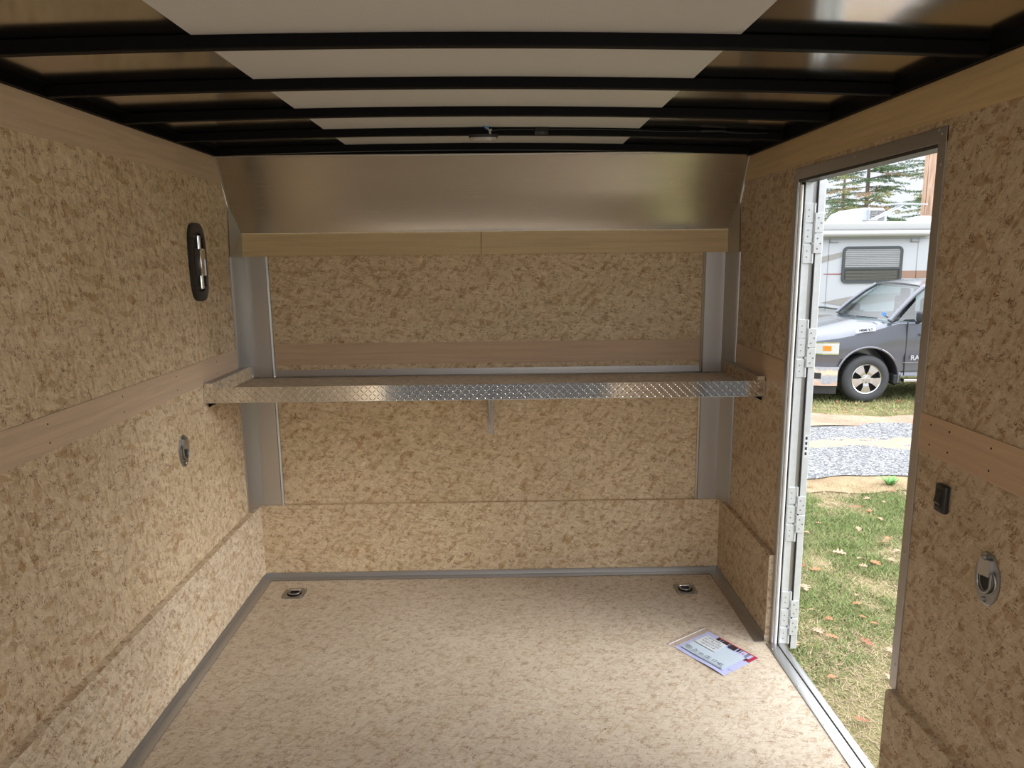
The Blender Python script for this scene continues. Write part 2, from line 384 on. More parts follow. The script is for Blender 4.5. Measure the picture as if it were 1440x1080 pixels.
# ------------------------------------------------------------------ ceiling
xc = (XL+XR)/2; hw = (XR-XL)/2
def crown(x): return .024*(1-((x-xc)/hw)**2)
def ztilt(x): return -.004*(x-xc)/hw*1.6
def skin_z(x): return 2.1605+crown(x)+ztilt(x)
xs = [XL-.03+(XR-XL+.06)*i/24 for i in range(25)]
c_ = MB(); c_.sheet([(x, YB, skin_z(x)) for x in xs], (0, 3.46-YB, 0))
ce = c_.build('ceiling', 'skin', smooth=1, thick=-.002); struct(ce, 'unpainted aluminium roof skin between black roof bows', 'ceiling')
xs2 = [-.702+1.258*i/12 for i in range(13)]
c_ = MB(); c_.sheet([(x, YB, skin_z(x)-.003) for x in xs2], (0, 3.45-YB, 0))
MBo = c_.build('white_liner', 'white_panel', ce, smooth=1, thick=-.0015); MBo['label'] = 'white corrugated plastic liner down the middle'
# header above the front bow
hd = MB().box(XL, XR, 3.425, 3.60, 2.14, 2.22).build('trim_14', 'black_steel'); struct(hd, 'black roof header behind the sloping panel', 'trim')
# side rails
for n, x0, x1, s in ((15, XL-.01, XL+.018, 'left'), (16, XR-.018, XR+.01, 'right')):
    zt = 2.136 if s == 'left' else 2.119
    o = MB().box(x0, x1, YB, 3.42, zt, 2.19).build('trim_%d' % n, 'black_steel'); struct(o, 'black steel roof rail along the top of the %s wall' % s, 'trim')
    xi = x1 if s == 'left' else x0; d_ = .03 if s == 'left' else -.03
    MB().box(min(xi, xi+d_), max(xi, xi+d_), YB, 3.42, 2.165, 2.168).build('flange', 'black_steel', o)

ordn = ['nearest to the camera, running across the top of the picture', 'second from the camera, with white liner on both sides', 'third from the camera, midway to the front panel',
        'fourth from the camera, carrying the small dome lamp', 'farthest from the camera, touching the sloping metal panel']
bow_y = [1.765, 2.178, 2.590, 2.995, 3.395]
for by, od in zip(bow_y, ordn):
    a_ = MB(); N = 20; V = []; F = []
    for i in range(N+1):
        x = XL+.012+(XR-XL-.024)*i/N; zb = skin_z(x)-.0325
        V += [(x, by-.014, zb), (x, by+.014, zb), (x, by+.014, zb+.0315), (x, by-.014, zb+.0315)]
    for i in range(N):
        for k in range(4): F.append((i*4+k, i*4+(k+1) % 4, (i+1)*4+(k+1) % 4, (i+1)*4+k))
    F += [(0, 1, 2, 3), (N*4+3, N*4+2, N*4+1, N*4)]
    a_.add(V, F)
    o = a_.build('roof_bow', 'black_steel'); o.location = (0, 0, 0)
    bv = o.modifiers.new('bevel', 'BEVEL'); bv.width = .003; bv.segments = 2
    tag(o, 'black arched steel roof bow, '+od, 'roof beam', 'roof bows under the trailer roof')

# ------------------------------------------------------------------ dome lamp on the fourth bow
L_ = empty('dome_lamp', (-.068, 2.975, 2.150), 'small oval clear-lensed dome lamp hanging under the fourth roof bow', 'lamp')
def oval(a_, cx, cy, hx, hy, z0, z1, n=28, e=2.6, mi=0, taper=1.0):
    P = []
    for k in range(n):
        t = 2*PI*k/n; c, s = math.cos(t), math.sin(t)
        P.append((math.copysign(abs(c)**(2/e), c), math.copysign(abs(s)**(2/e), s)))
    V = [(cx+hx*u, cy+hy*w, z1) for u, w in P]+[(cx+hx*taper*u, cy+hy*taper*w, z0) for u, w in P]
    F = [tuple(range(n)), tuple(range(2*n-1, n-1, -1))]+[(i, i+n, (i+1) % n+n, (i+1) % n) for i in range(n)]
    return a_.add(V, F, mi)
oval(MB(), 0, 0, .058, .018, -.010, .002).build('base', 'black_plastic', L_, smooth=.5)
oval(MB(), 0, 0, .055, .017, -.022, -.010, taper=.93).build('lens', 'lens', L_, smooth=.5)
oval(MB(), 0, 0, .036, .010, -.0245, -.022, taper=.9).build('lens_rib', 'lens', L_, smooth=.5)
MB().tube([(.026, -.014, .0), (.024, -.016, .014), (.017, -.016, .024)], .0018, 6).tube([(.030, -.014, .0), (.029, -.017, .012), (.019, -.016, .024)], .0018, 6).build('lead_wire', 'wire', L_, smooth=1)
MB().tube([(.019, -.016, .021), (.010, -.016, .030), (-.004, -.017, .044)], [.0055, .0075, .0062], 8).build('wire_connector', 'blue_nylon', L_, smooth=.6)
sc1 = screw(L_, (.031, -.0065, .019), (0, -1, 0), .0045, .003)
# cable from lamp to the tape and on to the right rail
cb = MB().tube([(-.04, 2.978, 2.166), (-.01, 2.976, 2.170), (.05, 2.977, 2.171), (.12, 2.977, 2.170), (.20, 2.977, 2.170), (.35, 2.977, 2.169), (.50, 2.978, 2.166), (.66, 2.978, 2.158), (.78, 2.979, 2.157), (.87, 2.979, 2.158), (.95, 2.979, 2.150), (1.02, 2.979, 2.148), (1.07, 2.979, 2.149)], .0018, 6).build('lamp_cable', 'black_plastic', None, smooth=1)
MB().bbox(.80, .90, 2.973, 2.979, 2.154, 2.161, .001, 1).build('cable_clip', 'black_plastic', cb)
tag(cb, 'thin dark cable running along the fourth roof bow to the right wall', 'cable')
tp = MB(); tp.bbox(.135, .192, 2.972, 2.982, 2.150, 2.186, .004, 2); 
for k in range(5): tp.tube([(.148+k*.007, 2.972, 2.170-abs(k-2)*.002), (.152+k*.007, 2.967, 2.160), (.156+k*.006, 2.972, 2.151)], .0018, 5)
o = tp.build('tape_patch', 'tape', None, smooth=.6); tag(o, 'crumpled patch of black tape over the cable on the fourth roof bow', 'tape')

# ================================================================== DOOR (right wall)
dr = empty('door_1', (XR+.03, DY1, 0), 'open side door with aluminium casing and three-leaf hinges', 'door', kind='structure')
def dpart(mb, name, mat, **k):
    o = mb.build(name, mat, None, **k); o.parent = dr; o.matrix_parent_inverse = Matrix.Translation(dr.location).inverted(); return o
cw = .036; cz = 1.995
ca = MB()
ca.bbox(XR-.004, XR, DY1-.012, DY1+.020, .0, cz, .0008, 1)                      # far leg
ca.bbox(XR-.004, XR, DY0-.006, DY0+.030, .388, cz, .0008, 1)                   # near leg
ca.bbox(XR-.0042, XR, DY0-.006, DY1+.020, cz-.040, cz, .0008, 1)               # head
cas = dpart(ca, 'casing', 'casing_metal')
# inner return of the casing, into the wall thickness
rt_ = MB(); rt_.box(XR, XR+.058, DY0, DY0+.006, 0, DZ1).box(XR, XR+.058, DY0, DY1, DZ1-.020, DZ1-.0)
dpart(rt_, 'jamb_liner', 'casing_shaded')
for y, z in [(2.868, 1.985), (2.40, 1.982), (1.93, 1.978), (1.925, 1.90), (1.925, 1.27), (1.925, .82), (1.925, .47), (2.868, 1.92), (2.868, 1.02), (2.868, .52), (1.945, 1.99)]:
    s = screw(dr, (XR-.004, y, z), (-1, 0, 0), .0045, .002); s.matrix_parent_inverse = Matrix.Translation(dr.location).inverted()
# far jamb, facing the camera: seal, dark gap, hinge channel
FY = DY1-.012
dpart(MB().tube([(XR+.012, FY-.004, .004), (XR+.012, FY-.004, DZ1-.03)], .007, 10), 'weather_seal', 'white_gasket', smooth=1)
dpart(MB().box(XR+.018, XR+.030, FY+.002, FY+.02, 0, DZ1-.02), 'gap', 'black_deep')
ch = MB(); ch.box(XR, XR+.004, FY-.002, FY+.01, 0, DZ1-.02); ch.box(XR+.027, XR+.029, FY-.006, FY+.006, 0, DZ1-.02)
ch.box(XR+.030, XR+.058, FY, FY+.012, 0, DZ1-.02)
dpart(ch, 'hinge_channel', 'white_alu')
dpart(MB().box(XR+.058, XR+.0755, FY+.004, FY+.020, -.06, DZ1-.01), 'hinge_recess', 'alu_dull')
# the door leaf itself: swung fully open, lying along the outer side of the trailer
lf = MB(); lf.bbox(XR+.078, XR+.108, FY-.004, FY+.93, -.025, DZ1+.0, .003, 2)
leaf = dpart(lf, 'door_leaf', 'white_alu')
dpart(MB().box(XR+.0755, XR+.079, FY-.006, FY+.02, -.02, DZ1-.005), 'leaf_edge_strip', 'rubber')
def hinge(zs_j, zs_d):
    h = MB()
    for z in zs_j:
        h.bbox(XR+.032, XR+.066, FY-.004, FY-.0005, z-.037, z+.037, .0008, 1)
        h.tube([(XR+.068, FY-.002, z-.037), (XR+.068, FY-.002, z+.037)], .0055, 10)
    for z in zs_d:
        h.bbox(XR+.070, XR+.104, FY-.0085, FY-.0045, z-.038, z+.038, .0008, 1)
        h.tube([(XR+.068, FY-.002, z-.040), (XR+.068, FY-.002, z+.040)], .0055, 10)
    o = dpart(h, 'hinge', 'white_alu', smooth=.5)
    for z in zs_j:
        for dz in (-.012, .012): screw(o, (XR+.046, FY-.004, z+dz), (0, -1, 0), .0028, .0012, 'galv')
    for z in zs_d:
        for dx, dz in ((.084, -.02), (.084, .02), (.096, .0)): screw(o, (XR+dx, FY-.0085, z+dz), (0, -1, 0), .0030, .002, 'galv')
for a1_, a2_ in (([1.828, 1.751, 1.671], [1.790, 1.711]), ([1.375, 1.299, 1.215], [1.338, 1.257]), ([.675, .591, .509], [.633, .550]), ([.206, .123, .039], [.165, .081])): hinge(a1_, a2_)
st = dpart(MB().box(XR+.084, XR+.101, FY-.0048, FY-.004, .84, .935), 'sticker', 'sticker')
q = MB()
for k in range(4): q.box(XR+.088, XR+.0965, FY-.0051, FY-.0048, .85+k*.022, .85+k*.022+.012)
stx = q.build('sticker_print', 'ink', None); stx.parent = st
# threshold
th = MB(); th.bbox(1.128, 1.172, DY0+.006, DY1-.012, -.002, .004, .0015, 2); th.bbox(1.176, 1.205, DY0+.006, DY1-.012, -.03, .006, .002, 2)
tho = dpart(th, 'threshold', 'alu', smooth=.4)
dpart(MB().box(1.170, 1.178, DY0+.006, DY1-.012, -.02, .001), 'threshold_groove', 'black_deep')
for y in (1.98, 2.297, 2.53, 2.80): screw(tho, (1.138, y, .004), (0, 0, 1), .0045, .0015)

# ================================================================== SHELF
SH = empty('shelf', (-.0775, 3.34, 1.075), 'full-width strand board shelf with a diamond tread plate lip on the front wall', 'shelf')
def spart(mb, name, mat, **k):
    o = mb.build(name, mat, None, **k); o.parent = SH; o.matrix_parent_inverse = Matrix.Translation(SH.location).inverted(); return o
PY = 3.078
spart(MB().bbox(XL+.006, XR-.006, PY+.002, YF-.006, 1.058, 1.080, .001, 1), 'board', 'osb_floor')
# tread plate lip with raised lozenges
tpz0, tpz1 = 1.056, 1.124
pl = MB(); pl.box(XL+.002, XR-.002, PY-.002, PY, tpz0, tpz1)
step = .0178
nx = int((XR-XL-.02)/step)
for i in range(nx):
    for j in range(4):
        cx = XL+.014+i*step; cz_ = tpz0+.0085+j*.0170
        an = PI/4 if (i+j) % 2 else -PI/4
        ux, uz = math.cos(an), math.sin(an); hl, hw2 = .0115, .0019
        V = []
        for (u, w_, h) in [(-hl, 0, 0), (-hl*.45, -hw2, 0), (hl*.45, -hw2, 0), (hl, 0, 0), (hl*.45, hw2, 0), (-hl*.45, hw2, 0), (-hl*.6, 0, .0016), (hl*.6, 0, .0016)]:
            V.append((cx+u*ux-w_*uz, PY-.002-h, min(max(cz_+u*uz+w_*ux, tpz0), tpz1)))
        pl.add(V, [(0, 1, 6), (1, 2, 7, 6), (2, 3, 7), (3, 4, 7), (4, 5, 6, 7), (5, 0, 6)])
p_ = spart(pl, 'tread_plate', 'tread', smooth=.35); p_['label'] = 'polished diamond tread plate lip'
spart(MB().box(XL+.002, XR-.002, PY-.002, PY+.012, tpz0-.002, tpz0), 'lip_edge', 'alu')
# back angle
an_ = MB(); an_.sheet([(XL+.038, YF-.002, 1.116), (XL+.038, YF-.003, 1.084), (XL+.038, YF-.006, 1.0815), (XL+.038, YF-.020, 1.0815)], (XR-XL-.076, 0, 0))
ba = spart(an_, 'back_angle', 'alu', smooth=.5, thick=.0018)
for x in np.arange(-1.2, 1.1, .203): screw(ba, (float(x), YF-.004, 1.103), (0, -1, 0), .004, .002); 
for x in np.arange(-1.2, 1.1, .203): screw(ba, (float(x), YF-.012, 1.0815), (0, 0, 1), .004, .0015)
# side cleats on the shelf ends
for s, x0, x1 in ((1, XL+.005, XL+.038), (-1, XR-.038, XR-.005)):
    o = spart(MB().bbox(x0, x1, PY+.001, YF-.008, 1.080, 1.140 if s > 0 else 1.142, .001, 1), 'end_cleat', 'osb_kick' if s > 0 else 'osb_right_shaded')
    c = MB().box(x0-.0005, x1+.0005, PY+.001, YF-.008, 1.140 if s > 0 else 1.142, 1.1435).build('cleat_cap', 'alu_dull', None); c.parent = o
# brackets
for s, x in ((1, XL), (-1, XR)):
    xa = x+s*.004; a_ = MB()
    a_.add([(x+s*.006, PY+.03, 1.056), (x+s*.058, PY+.03, 1.056), (x+s*.006, PY+.03, 1.030), (x+s*.006, PY+.50, 1.056), (x+s*.058, PY+.50, 1.056), (x+s*.006, PY+.50, 1.030)],
           [(0, 1, 2), (3, 5, 4), (0, 3, 4, 1), (1, 4, 5, 2), (0, 2, 5, 3)])
    spart(a_, 'end_bracket', 'black_steel')
mb_ = MB(); mb_.bbox(-.083, -.057, YF-.006, YF, .770, 1.056, .002, 1); mb_.bbox(-.083, -.057, PY+.12, YF-.002, 1.050, 1.0565, .002, 1)
mb_.add([(-.072, YF-.004, .815), (-.068, YF-.004, .815), (-.068, PY+.16, 1.052), (-.072, PY+.16, 1.052), (-.072, YF-.004, 1.052), (-.068, YF-.004, 1.052)], [(0, 1, 2, 3), (0, 3, 4), (1, 5, 2), (0, 4, 5, 1)])
ob = spart(mb_, 'centre_bracket', 'bracket_paint'); screw(ob, (-.070, YF-.006, .797), (0, -1, 0), .006, .003)

# ================================================================== LEFT WALL: recessed handle
HD = empty('recessed_handle', (XL, 3.128, 1.662), 'tall black oval bezel with a chrome pull handle on the left wall', 'handle')
def ovalx(a_, cy, cz, hy, hz, x0, x1, n=40, e=2.8, inner=None, mi=0):
    def ring(hy, hz):
        P = []
        for k in range(n):
            t = 2*PI*k/n; c, s = math.cos(t), math.sin(t)
            P.append((hy*math.copysign(abs(c)**(2/e), c), hz*math.copysign(abs(s)**(2/e), s)))
        return P
    if inner is None:
        P = ring(hy, hz); V = [(x0, cy+u, cz+w_) for u, w_ in P]+[(x1, cy+u*.97, cz+w_*.985) for u, w_ in P]
        F = [tuple(range(n)), tuple(range(2*n-1, n-1, -1))]+[(i, i+n, (i+1) % n+n, (i+1) % n) for i in range(n)]
        return a_.add(V, F, mi)
    P = ring(hy, hz); Q = ring(*inner); V = []
    for (x, R) in ((x0, P), (x1-.002, P), (x1, [(u*.94, w_*.97) for u, w_ in P]), (x1, Q), (x0, Q)): V += [(x, cy+u, cz+w_) for u, w_ in R]
    F = []
    for r_ in range(5):
        r3 = (r_+1) % 5
        for i in range(n): F.append((r_*n+i, r_*n+(i+1) % n, r3*n+(i+1) % n, r3*n+i))
    return a_.add(V, F, mi)
ovalx(MB(), 0, 0, .084, .165, .0, .012, inner=(.052, .124), e=3.6).build('bezel', 'black_plastic', HD, smooth=.5)
ovalx(MB(), 0, 0, .053, .125, .0002, .0016).build('cavity', 'black_deep', HD)
MB().tube([(.008, .010, -.112), (.008, .010, .112)], .011, 14).build('rod', 'chrome', HD, smooth=.8)
MB().bbox(.002, .012, -.044, .046, .104, .116, .002, 1).build('rod_mount', 'black_plastic', HD); MB().bbox(.002, .012, -.044, .046, -.116, -.104, .002, 1).build('rod_mount', 'black_plastic', HD)
MB().bbox(.003, .020, .000, .048, -.058, .058, .003, 2).bbox(.003, .014, -.046, .000, -.058, .058, .002, 1, 1).build('grip', ['chrome', 'black_plastic'], HD, smooth=.5)
for y, z in ((-.056, .10), (.056, .10), (-.056, -.10), (.056, -.10)): screw(HD, (.012, y, z), (1, 0, 0), .0045, .001, 'black_deep')

# ================================================================== recessed wall tie-down rings
def wall_tie(x, y, z, s, label):
    # s=+1 on left wall (faces +x)
    R = empty('wall_tie_down', (x, y, z), label, 'tie-down ring', 'pointed oval tie-down plates on the side walls')
    n = 36; P = []
    for k in range(n):
        t = 2*PI*k/n; c, q = math.cos(t), math.sin(t)
        hy = .045*(1-abs(q)**2.4*.72) if abs(q) < 1 else .012
        P.append((math.copysign(hy, c) if abs(c) > .12 else hy*c/.12, .065*q))
    # smooth lens outline with blunt ends
    P = []
    for k in range(n):
        z_ = .065*math.sin(2*PI*k/n); w_ = .044*max(0, 1-(abs(z_)/.078)**2.2)
        c = math.cos(2*PI*k/n); P.append((math.copysign(w_, c) if abs(c) > .2 else w_*c/.2, z_))
    a_ = MB(); V = [(0, u, w_) for u, w_ in P]+[(.003*s, u, w_) for u, w_ in P]+[(.0045*s, u*.93, w_*.95) for u, w_ in P]
    F = []
    for r_ in range(2): F += [(r_*n+i, r_*n+(i+1) % n, (r_+1)*n+(i+1) % n, (r_+1)*n+i) for i in range(n)]
    F.append(tuple(2*n+i for i in range(n))); a_.add(V, F)
    a_.build('plate', 'galv', R, smooth=.4)
    d = MB(); d.lathe([(.036, .0046*s), (.0345, .0068*s), (.032, .0068*s), (.029, .0050*s), (.020, .0048*s), (0, .0048*s)], (0, 0, -.004), 'x', 30); d.build('dish', 'galv', R, smooth=.5)
    MB().lathe([(.0195, .0052*s), (0, .0052*s)], (0, 0, -.006), 'x', 24).build('dish_bottom', 'rubber', R)
    pts = [(.010*s, .023*math.cos(t), -.008+.024*math.sin(t)) for t in np.linspace(PI*1.0, 2*PI, 14)]
    pts = [(.010*s, -.023, .022)]+pts+[(.010*s, .023, .022), (.010*s, -.023, .022)]
    MB().tube(pts, .0034, 8).build('ring', 'galv', R, smooth=1)
    fl_ = MB(); fl_.prism([(-.017, .052), (-.020, .030), (-.020, .012), (.020, .006), (.020, .030), (.017, .052)], .004*s, .0145*s, 'x'); fl_.build('ring_clip', 'alu_dull', R)
    MB().lathe([(.0035, .0056*s), (0, .0056*s)], (0, .002, -.004), 'x', 10).build('drain_hole', 'black_deep', R)
    for z_ in (.054, -.052):
        MB().lathe([(.0065, .004*s), (.0065, .0155*s if z_ > 0 else .0085*s), (.0045, .018*s if z_ > 0 else .010*s), (0, .018*s if z_ > 0 else .010*s)], (0, 0, z_), 'x', 6).build('bolt', 'galv', R)
    return R
wall_tie(XL, 2.840, .905, 1, 'galvanised pointed-oval tie-down ring plate on the left wall below the plywood strip')
wall_tie(XR, 1.586, .902, -1, 'galvanised pointed-oval tie-down ring plate on the right wall below the black switch')

# light switch
SW = empty('light_switch', (XR, 1.776, 1.037), 'small black rocker switch on the right wall beside the doorway', 'switch')
MB().bbox(-.016, 0, -.022, .022, -.038, .038, .005, 3).build('housing', 'black_plastic', SW, smooth=.6)
rk = MB(); rk.add([(-.016, -.010, .020), (-.016, .010, .020), (-.016, .010, -.018), (-.016, -.010, -.018), (-.018, -.010, .018), (-.018, .010, .018), (-.025, .010, -.008), (-.025, -.010, -.008), (-.018, .010, -.017), (-.018, -.010, -.017)],
    [(4, 5, 6, 7), (7, 6, 8, 9), (0, 1, 5, 4), (3, 9, 8, 2), (0, 4, 7, 9, 3), (1, 2, 8, 6, 5)]); rk.build('rocker', 'black_plastic', SW)
MB().bbox(-.0175, -.0155, -.0135, .0135, -.024, .024, .001, 1).build('rocker_frame', 'black_deep', SW)

# ================================================================== floor D-rings
def floor_ring(x, y, rz, label):
    R = empty('floor_d_ring', (x, y, 0), label, 'tie-down ring', 'recessed square D-rings in the floor', rz=rz)
    a_ = MB(); oval(a_, 0, 0, .054, .054, 0, .0035, 36, 7, 0, 1.0); a_.build('plate', 'galv', R, smooth=.4)
    MB().lathe([(.036, .0036), (.036, .0048), (.033, .0050), (.029, .0040), (0, .0040)], (0, -.004, 0), 'z', 30).build('dish', 'black_deep', R, smooth=.5)
    pts = [(.026*math.cos(t), -.006+.020*math.sin(t), .0085) for t in np.linspace(PI, 2*PI, 14)]
    pts = [(-.026, .020, .0085)]+pts+[(.026, .020, .0085)]
    MB().tube(pts, .0042, 8).build('ring', 'galv', R, smooth=1)
    MB().bbox(-.030, .030, .016, .032, .004, .012, .003, 2).build('ring_clip', 'chrome', R, smooth=.5)
    for dx in (-.042, .042):
        for dy in (-.042, .042): screw(R, (dx, dy, .0035), (0, 0, 1), .005, .003)
floor_ring(-1.073, 3.393, 0, 'square galvanised D-ring plate in the left corner of the floor')
floor_ring(.909, 3.375, 0, 'square galvanised D-ring plate in the right corner of the floor')

# ================================================================== papers in a zip bag
A_ = Vector((.725, 2.833, 0)); B_ = Vector((.872, 2.610, 0)); D_ = Vector((.904, 2.964, 0))
U_ = B_-A_; V_ = D_-A_; V_ = V_ - U_*(V_.dot(U_)/U_.dot(U_))*.9
def PU(u, v, h=0, curl=0):
    q = A_+U_*u+V_*v; return (q.x, q.y, h+curl)
M['lavender'] = plain('lavender_paper', (.56, .60, .90), .55, var=.03)
M['pale_sheet'] = plain('pale_blue_paper', (.60, .72, .82), .55, var=.04)
M['note_white'] = plain('white_note_paper', (.74, .80, .84), .6, var=.03)
M['print_black'] = plain('black_print', (.035, .03, .035), .5)
M['print_red'] = plain('red_print', (.50, .03, .06), .5)
M['print_orange'] = plain('orange_print', (.8, .28, .12), .5)
def paper(name, u0, u1, v0, v1, h, mat, cat, label, poly=None, lift=0.004):
    a_ = MB(); N = 10; Vv = []
    for j in range(N+1):
        for i in range(N+1):
            u = u0+(u1-u0)*i/N; v = v0+(v1-v0)*j/N
            Vv.append(PU(u, v, h+lift*max(0, 1-((u-.75)/.3)**2)*max(0, 1-v*3)))
    Ff = [(j*(N+1)+i, j*(N+1)+i+1, (j+1)*(N+1)+i+1, (j+1)*(N+1)+i) for j in range(N) for i in range(N)]
    a_.add(Vv, Ff); o = a_.build(name, mat, None, smooth=1, thick=.0003); return tag(o, label, cat)
fly = paper('flyer', 0, 1, 0, 1, .0018, 'lavender', 'paper', 'lavender sheet with black and red printed strip inside the zip bag')
pale = paper('document', .075, .90, .10, .77, .0060, 'pale_sheet', 'paper', 'pale blue handwritten sheet with an underline, lying on the lavender sheet', lift=.002)
note = paper('note', .10, .50, .45, .83, .0088, 'note_white', 'paper', 'small white handwritten note on top of the pale blue sheet', lift=0)
def quad(u0, u1, v0, v1, h, name, mat, par):
    o = MB().add([PU(u0, v0, h), PU(u1, v0, h), PU(u1, v1, h), PU(u0, v1, h)], [(0, 1, 2, 3)]).build(name, mat, None, thick=.0002); o.parent = par; return o
HP = .0026
q = MB()
for (u0, u1, v0, v1) in [(.235, .30, .84, .965), (.31, .35, .84, .965), (.36, .47, .84, .965), (.48, .50, .86, .965), (.505, .64, .82, .965), (.66, .70, .84, .965), (.72, .735, .84, .965), (.83, .845, .82, .965), (.86, .875, .78, .965), (.89, .95, .74, .80)]:
    q.add([PU(u0, v0, HP), PU(u1, v0, HP), PU(u1, v1, HP), PU(u0, v1, HP)], [(0, 1, 2, 3)])
o = q.build('printed_block', 'print_black', None, thick=.0002); o.parent = fly
q = MB()
for (u0, u1, v0, v1) in [(.23, 1.0, .97, .995), (.93, .995, .72, .97), (.88, .93, .70, .735)]:
    q.add([PU(u0, v0, HP), PU(u1, v0, HP), PU(u1, v1, HP), PU(u0, v1, HP)], [(0, 1, 2, 3)])
o = q.build('red_border', 'print_red', None, thick=.0002); o.parent = fly
quad(.76, .80, .86, .90, HP, 'orange_spot', 'print_orange', fly)
def strokes(lines, h, w_, par, name='handwriting'):
    a_ = MB()
    for L in lines:
        for k in range(len(L)-1):
            p0, p1 = Vector(PU(*L[k], h)), Vector(PU(*L[k+1], h)); d = (p1-p0); 
            if d.length < 1e-6: continue
            nrm = Vector((-d.y, d.x, 0)).normalized()*w_/2
            a_.add([p0-nrm, p1-nrm, p1+nrm, p0+nrm], [(0, 1, 2, 3)])
    o = a_.build(name, 'ink', None, thick=.0002); o.parent = par
def glyph(u, v, s, kind):
    G = {'5': [(1, 1), (.1, 1), (0, .55), (.7, .6), (.9, .25), (.4, 0), (0, .12)], '0': [(.5, 1), (0, .6), (.2, 0), (.8, .1), (1, .7), (.5, 1)], '2': [(0, .8), (.5, 1), (.9, .7), (0, 0), (1, 0)],
         'n': [(0, 0), (.1, .7), (.6, .6), (.7, 0)], 'v': [(0, .9), (.4, 0), (.9, .9)], '1': [(.5, 1), (.5, 0)], '4': [(.2, 1), (0, .4), (.9, .45), (.7, .9), (.6, 0)], '7': [(0, .95), (.9, 1), (.4, 0)],
         'o': [(.5, .7), (.1, .4), (.4, 0), (.9, .3), (.5, .7)], '-': [(0, .5), (.8, .5)], 'x': [(0, 0), (.8, .7)], 'S': [(.9, .9), (.3, 1), (.1, .6), (.8, .4), (.7, 0), (0, .1)]}
    return [(u+s*.62*x, v+s*y) for x, y in G[kind]]
W_ = []; u = .10
for chs in ['5', '5', 'n', ' ', '2', 'v', ' ', 'o', 'n', ' ', '0', 'S', ' ', '1', '7', ' ', '4', '5']:
    if chs != ' ': W_.append(glyph(u, .165, .085, chs)); u += .042
    else: u += .035
strokes(W_, .0095, .0016, pale)
strokes([[(.12, .135), (.86, .115)], [(.83, .14), (.88, .115), (.83, .10)]], .0095, .0014, pale, 'underline')
W2 = []
for r_ in range(4):
    u = .13+.01*r_
    for k in range(8 if r_ else 7):
        W2.append(glyph(u, .75-r_*.083, .05, random.choice('502n7x4So-v'))); u += .043
strokes(W2, .0094, .0013, note)
strokes([[(.14+k*.012, .20-.02*(k % 2)) for k in range(9)]], .0026, .001, fly, 'small_print')
strokes([[(.90, .25-r_*.03), (1.0-.02*r_, .26-r_*.03)] for r_ in range(3)], .0028, .0009, fly, 'small_print')
a = NM('clear_polythene'); tr = a.n('ShaderNodeBsdfTransparent'); tr.inputs[0].default_value = (.95, .94, .94, 1); gl = a.n('ShaderNodeBsdfGlossy'); gl.inputs['Roughness'].default_value = .12
nb = a.noise(a.coord('Object'), 35, 3); bb = a.n('ShaderNodeBump'); bb.inputs['Strength'].default_value = .35; a.l(nb, bb.inputs['Height']); a.l(bb.outputs[0], gl.inputs['Normal'])
mx = a.n('ShaderNodeMixShader'); mx.inputs[0].default_value = .07; a.l(tr.outputs[0], mx.inputs[1]); a.l(gl.outputs[0], mx.inputs[2]); a.l(mx.outputs[0], a.o.inputs[0]); M['poly'] = a.m
bag = empty('zip_bag', (A_.x, A_.y, 0), 'clear zip bag on the floor near the doorway, holding papers', 'bag')
inv = Matrix.Translation(bag.location).inverted()
N = 8; Vv = [PU(-.14+1.18*i/N, -.03+1.06*j/N, .0112) for j in range(N+1) for i in range(N+1)]
o = MB().add(Vv, [(j*(N+1)+i, j*(N+1)+i+1, (j+1)*(N+1)+i+1, (j+1)*(N+1)+i) for j in range(N) for i in range(N)]).build('film', 'poly', None, smooth=1); o.parent = bag; o.matrix_parent_inverse = inv
M['zip_white'] = plain('zip_plastic', (.72, .70, .68), .3, var=.05); M['zip_tan'] = plain('zip_band_plastic', (.50, .42, .37), .35, var=.05)
o = MB().add([PU(-.135, -.03, .001), PU(-.105, -.03, .001), PU(-.105, 1.03, .001), PU(-.135, 1.03, .001)], [(0, 1, 2, 3)]).build('bag_lip', 'zip_tan', None, thick=.0005); o.parent = bag; o.matrix_parent_inverse = inv
o = MB().tube([PU(-.10, -.03, .0035), PU(-.10, 1.03, .0035)], .0022, 6).build('zip_seal', 'zip_white', None, smooth=1); o.parent = bag; o.matrix_parent_inverse = inv
o = MB().add([PU(-.085, -.03, .0008), PU(-.03, -.03, .0008), PU(-.03, 1.03, .0008), PU(-.085, 1.03, .0008)], [(0, 1, 2, 3)]).build('bag_band', 'zip_tan', None, thick=.0003); o.parent = bag; o.matrix_parent_inverse = inv
#OUTDOOR
# ================================================================== OUTDOORS
def zg(y): return -.60-.018*(max(y, 2)-2)
def ground_mat(name, stops, scale=3, s2=60, bump=.4):
    a = NM(name); v = a.coord('Object')
    n = a.mix(.5, a.noise(v, scale, 6, .65), a.noise(v, s2, 4, .7))
    c = a.ramp(n, stops); a.bump(a.noise(v, s2*1.5, 4), bump, .02); return a.set(c, .9, 0, Specular_IOR_Level=.1)
M['lawn'] = ground_mat('lawn_soil', [(.34, (.09, .07, .04)), (.46, (.15, .14, .06)), (.54, (.24, .21, .10)), (.66, (.34, .27, .17))])
M['dirt'] = ground_mat('red_dirt', [(.36, (.24, .14, .10)), (.5, (.38, .26, .19)), (.64, (.48, .38, .28))], 2, 50)
M['straw'] = ground_mat('dry_straw', [(.36, (.20, .13, .08)), (.5, (.34, .25, .15)), (.64, (.46, .36, .23))], 3, 90)
a = NM('grey_gravel'); v = a.coord('Object')
cv = a.vor(v, 60); sp_ = a.n('ShaderNodeSeparateColor'); a.l(cv, sp_.inputs[0])
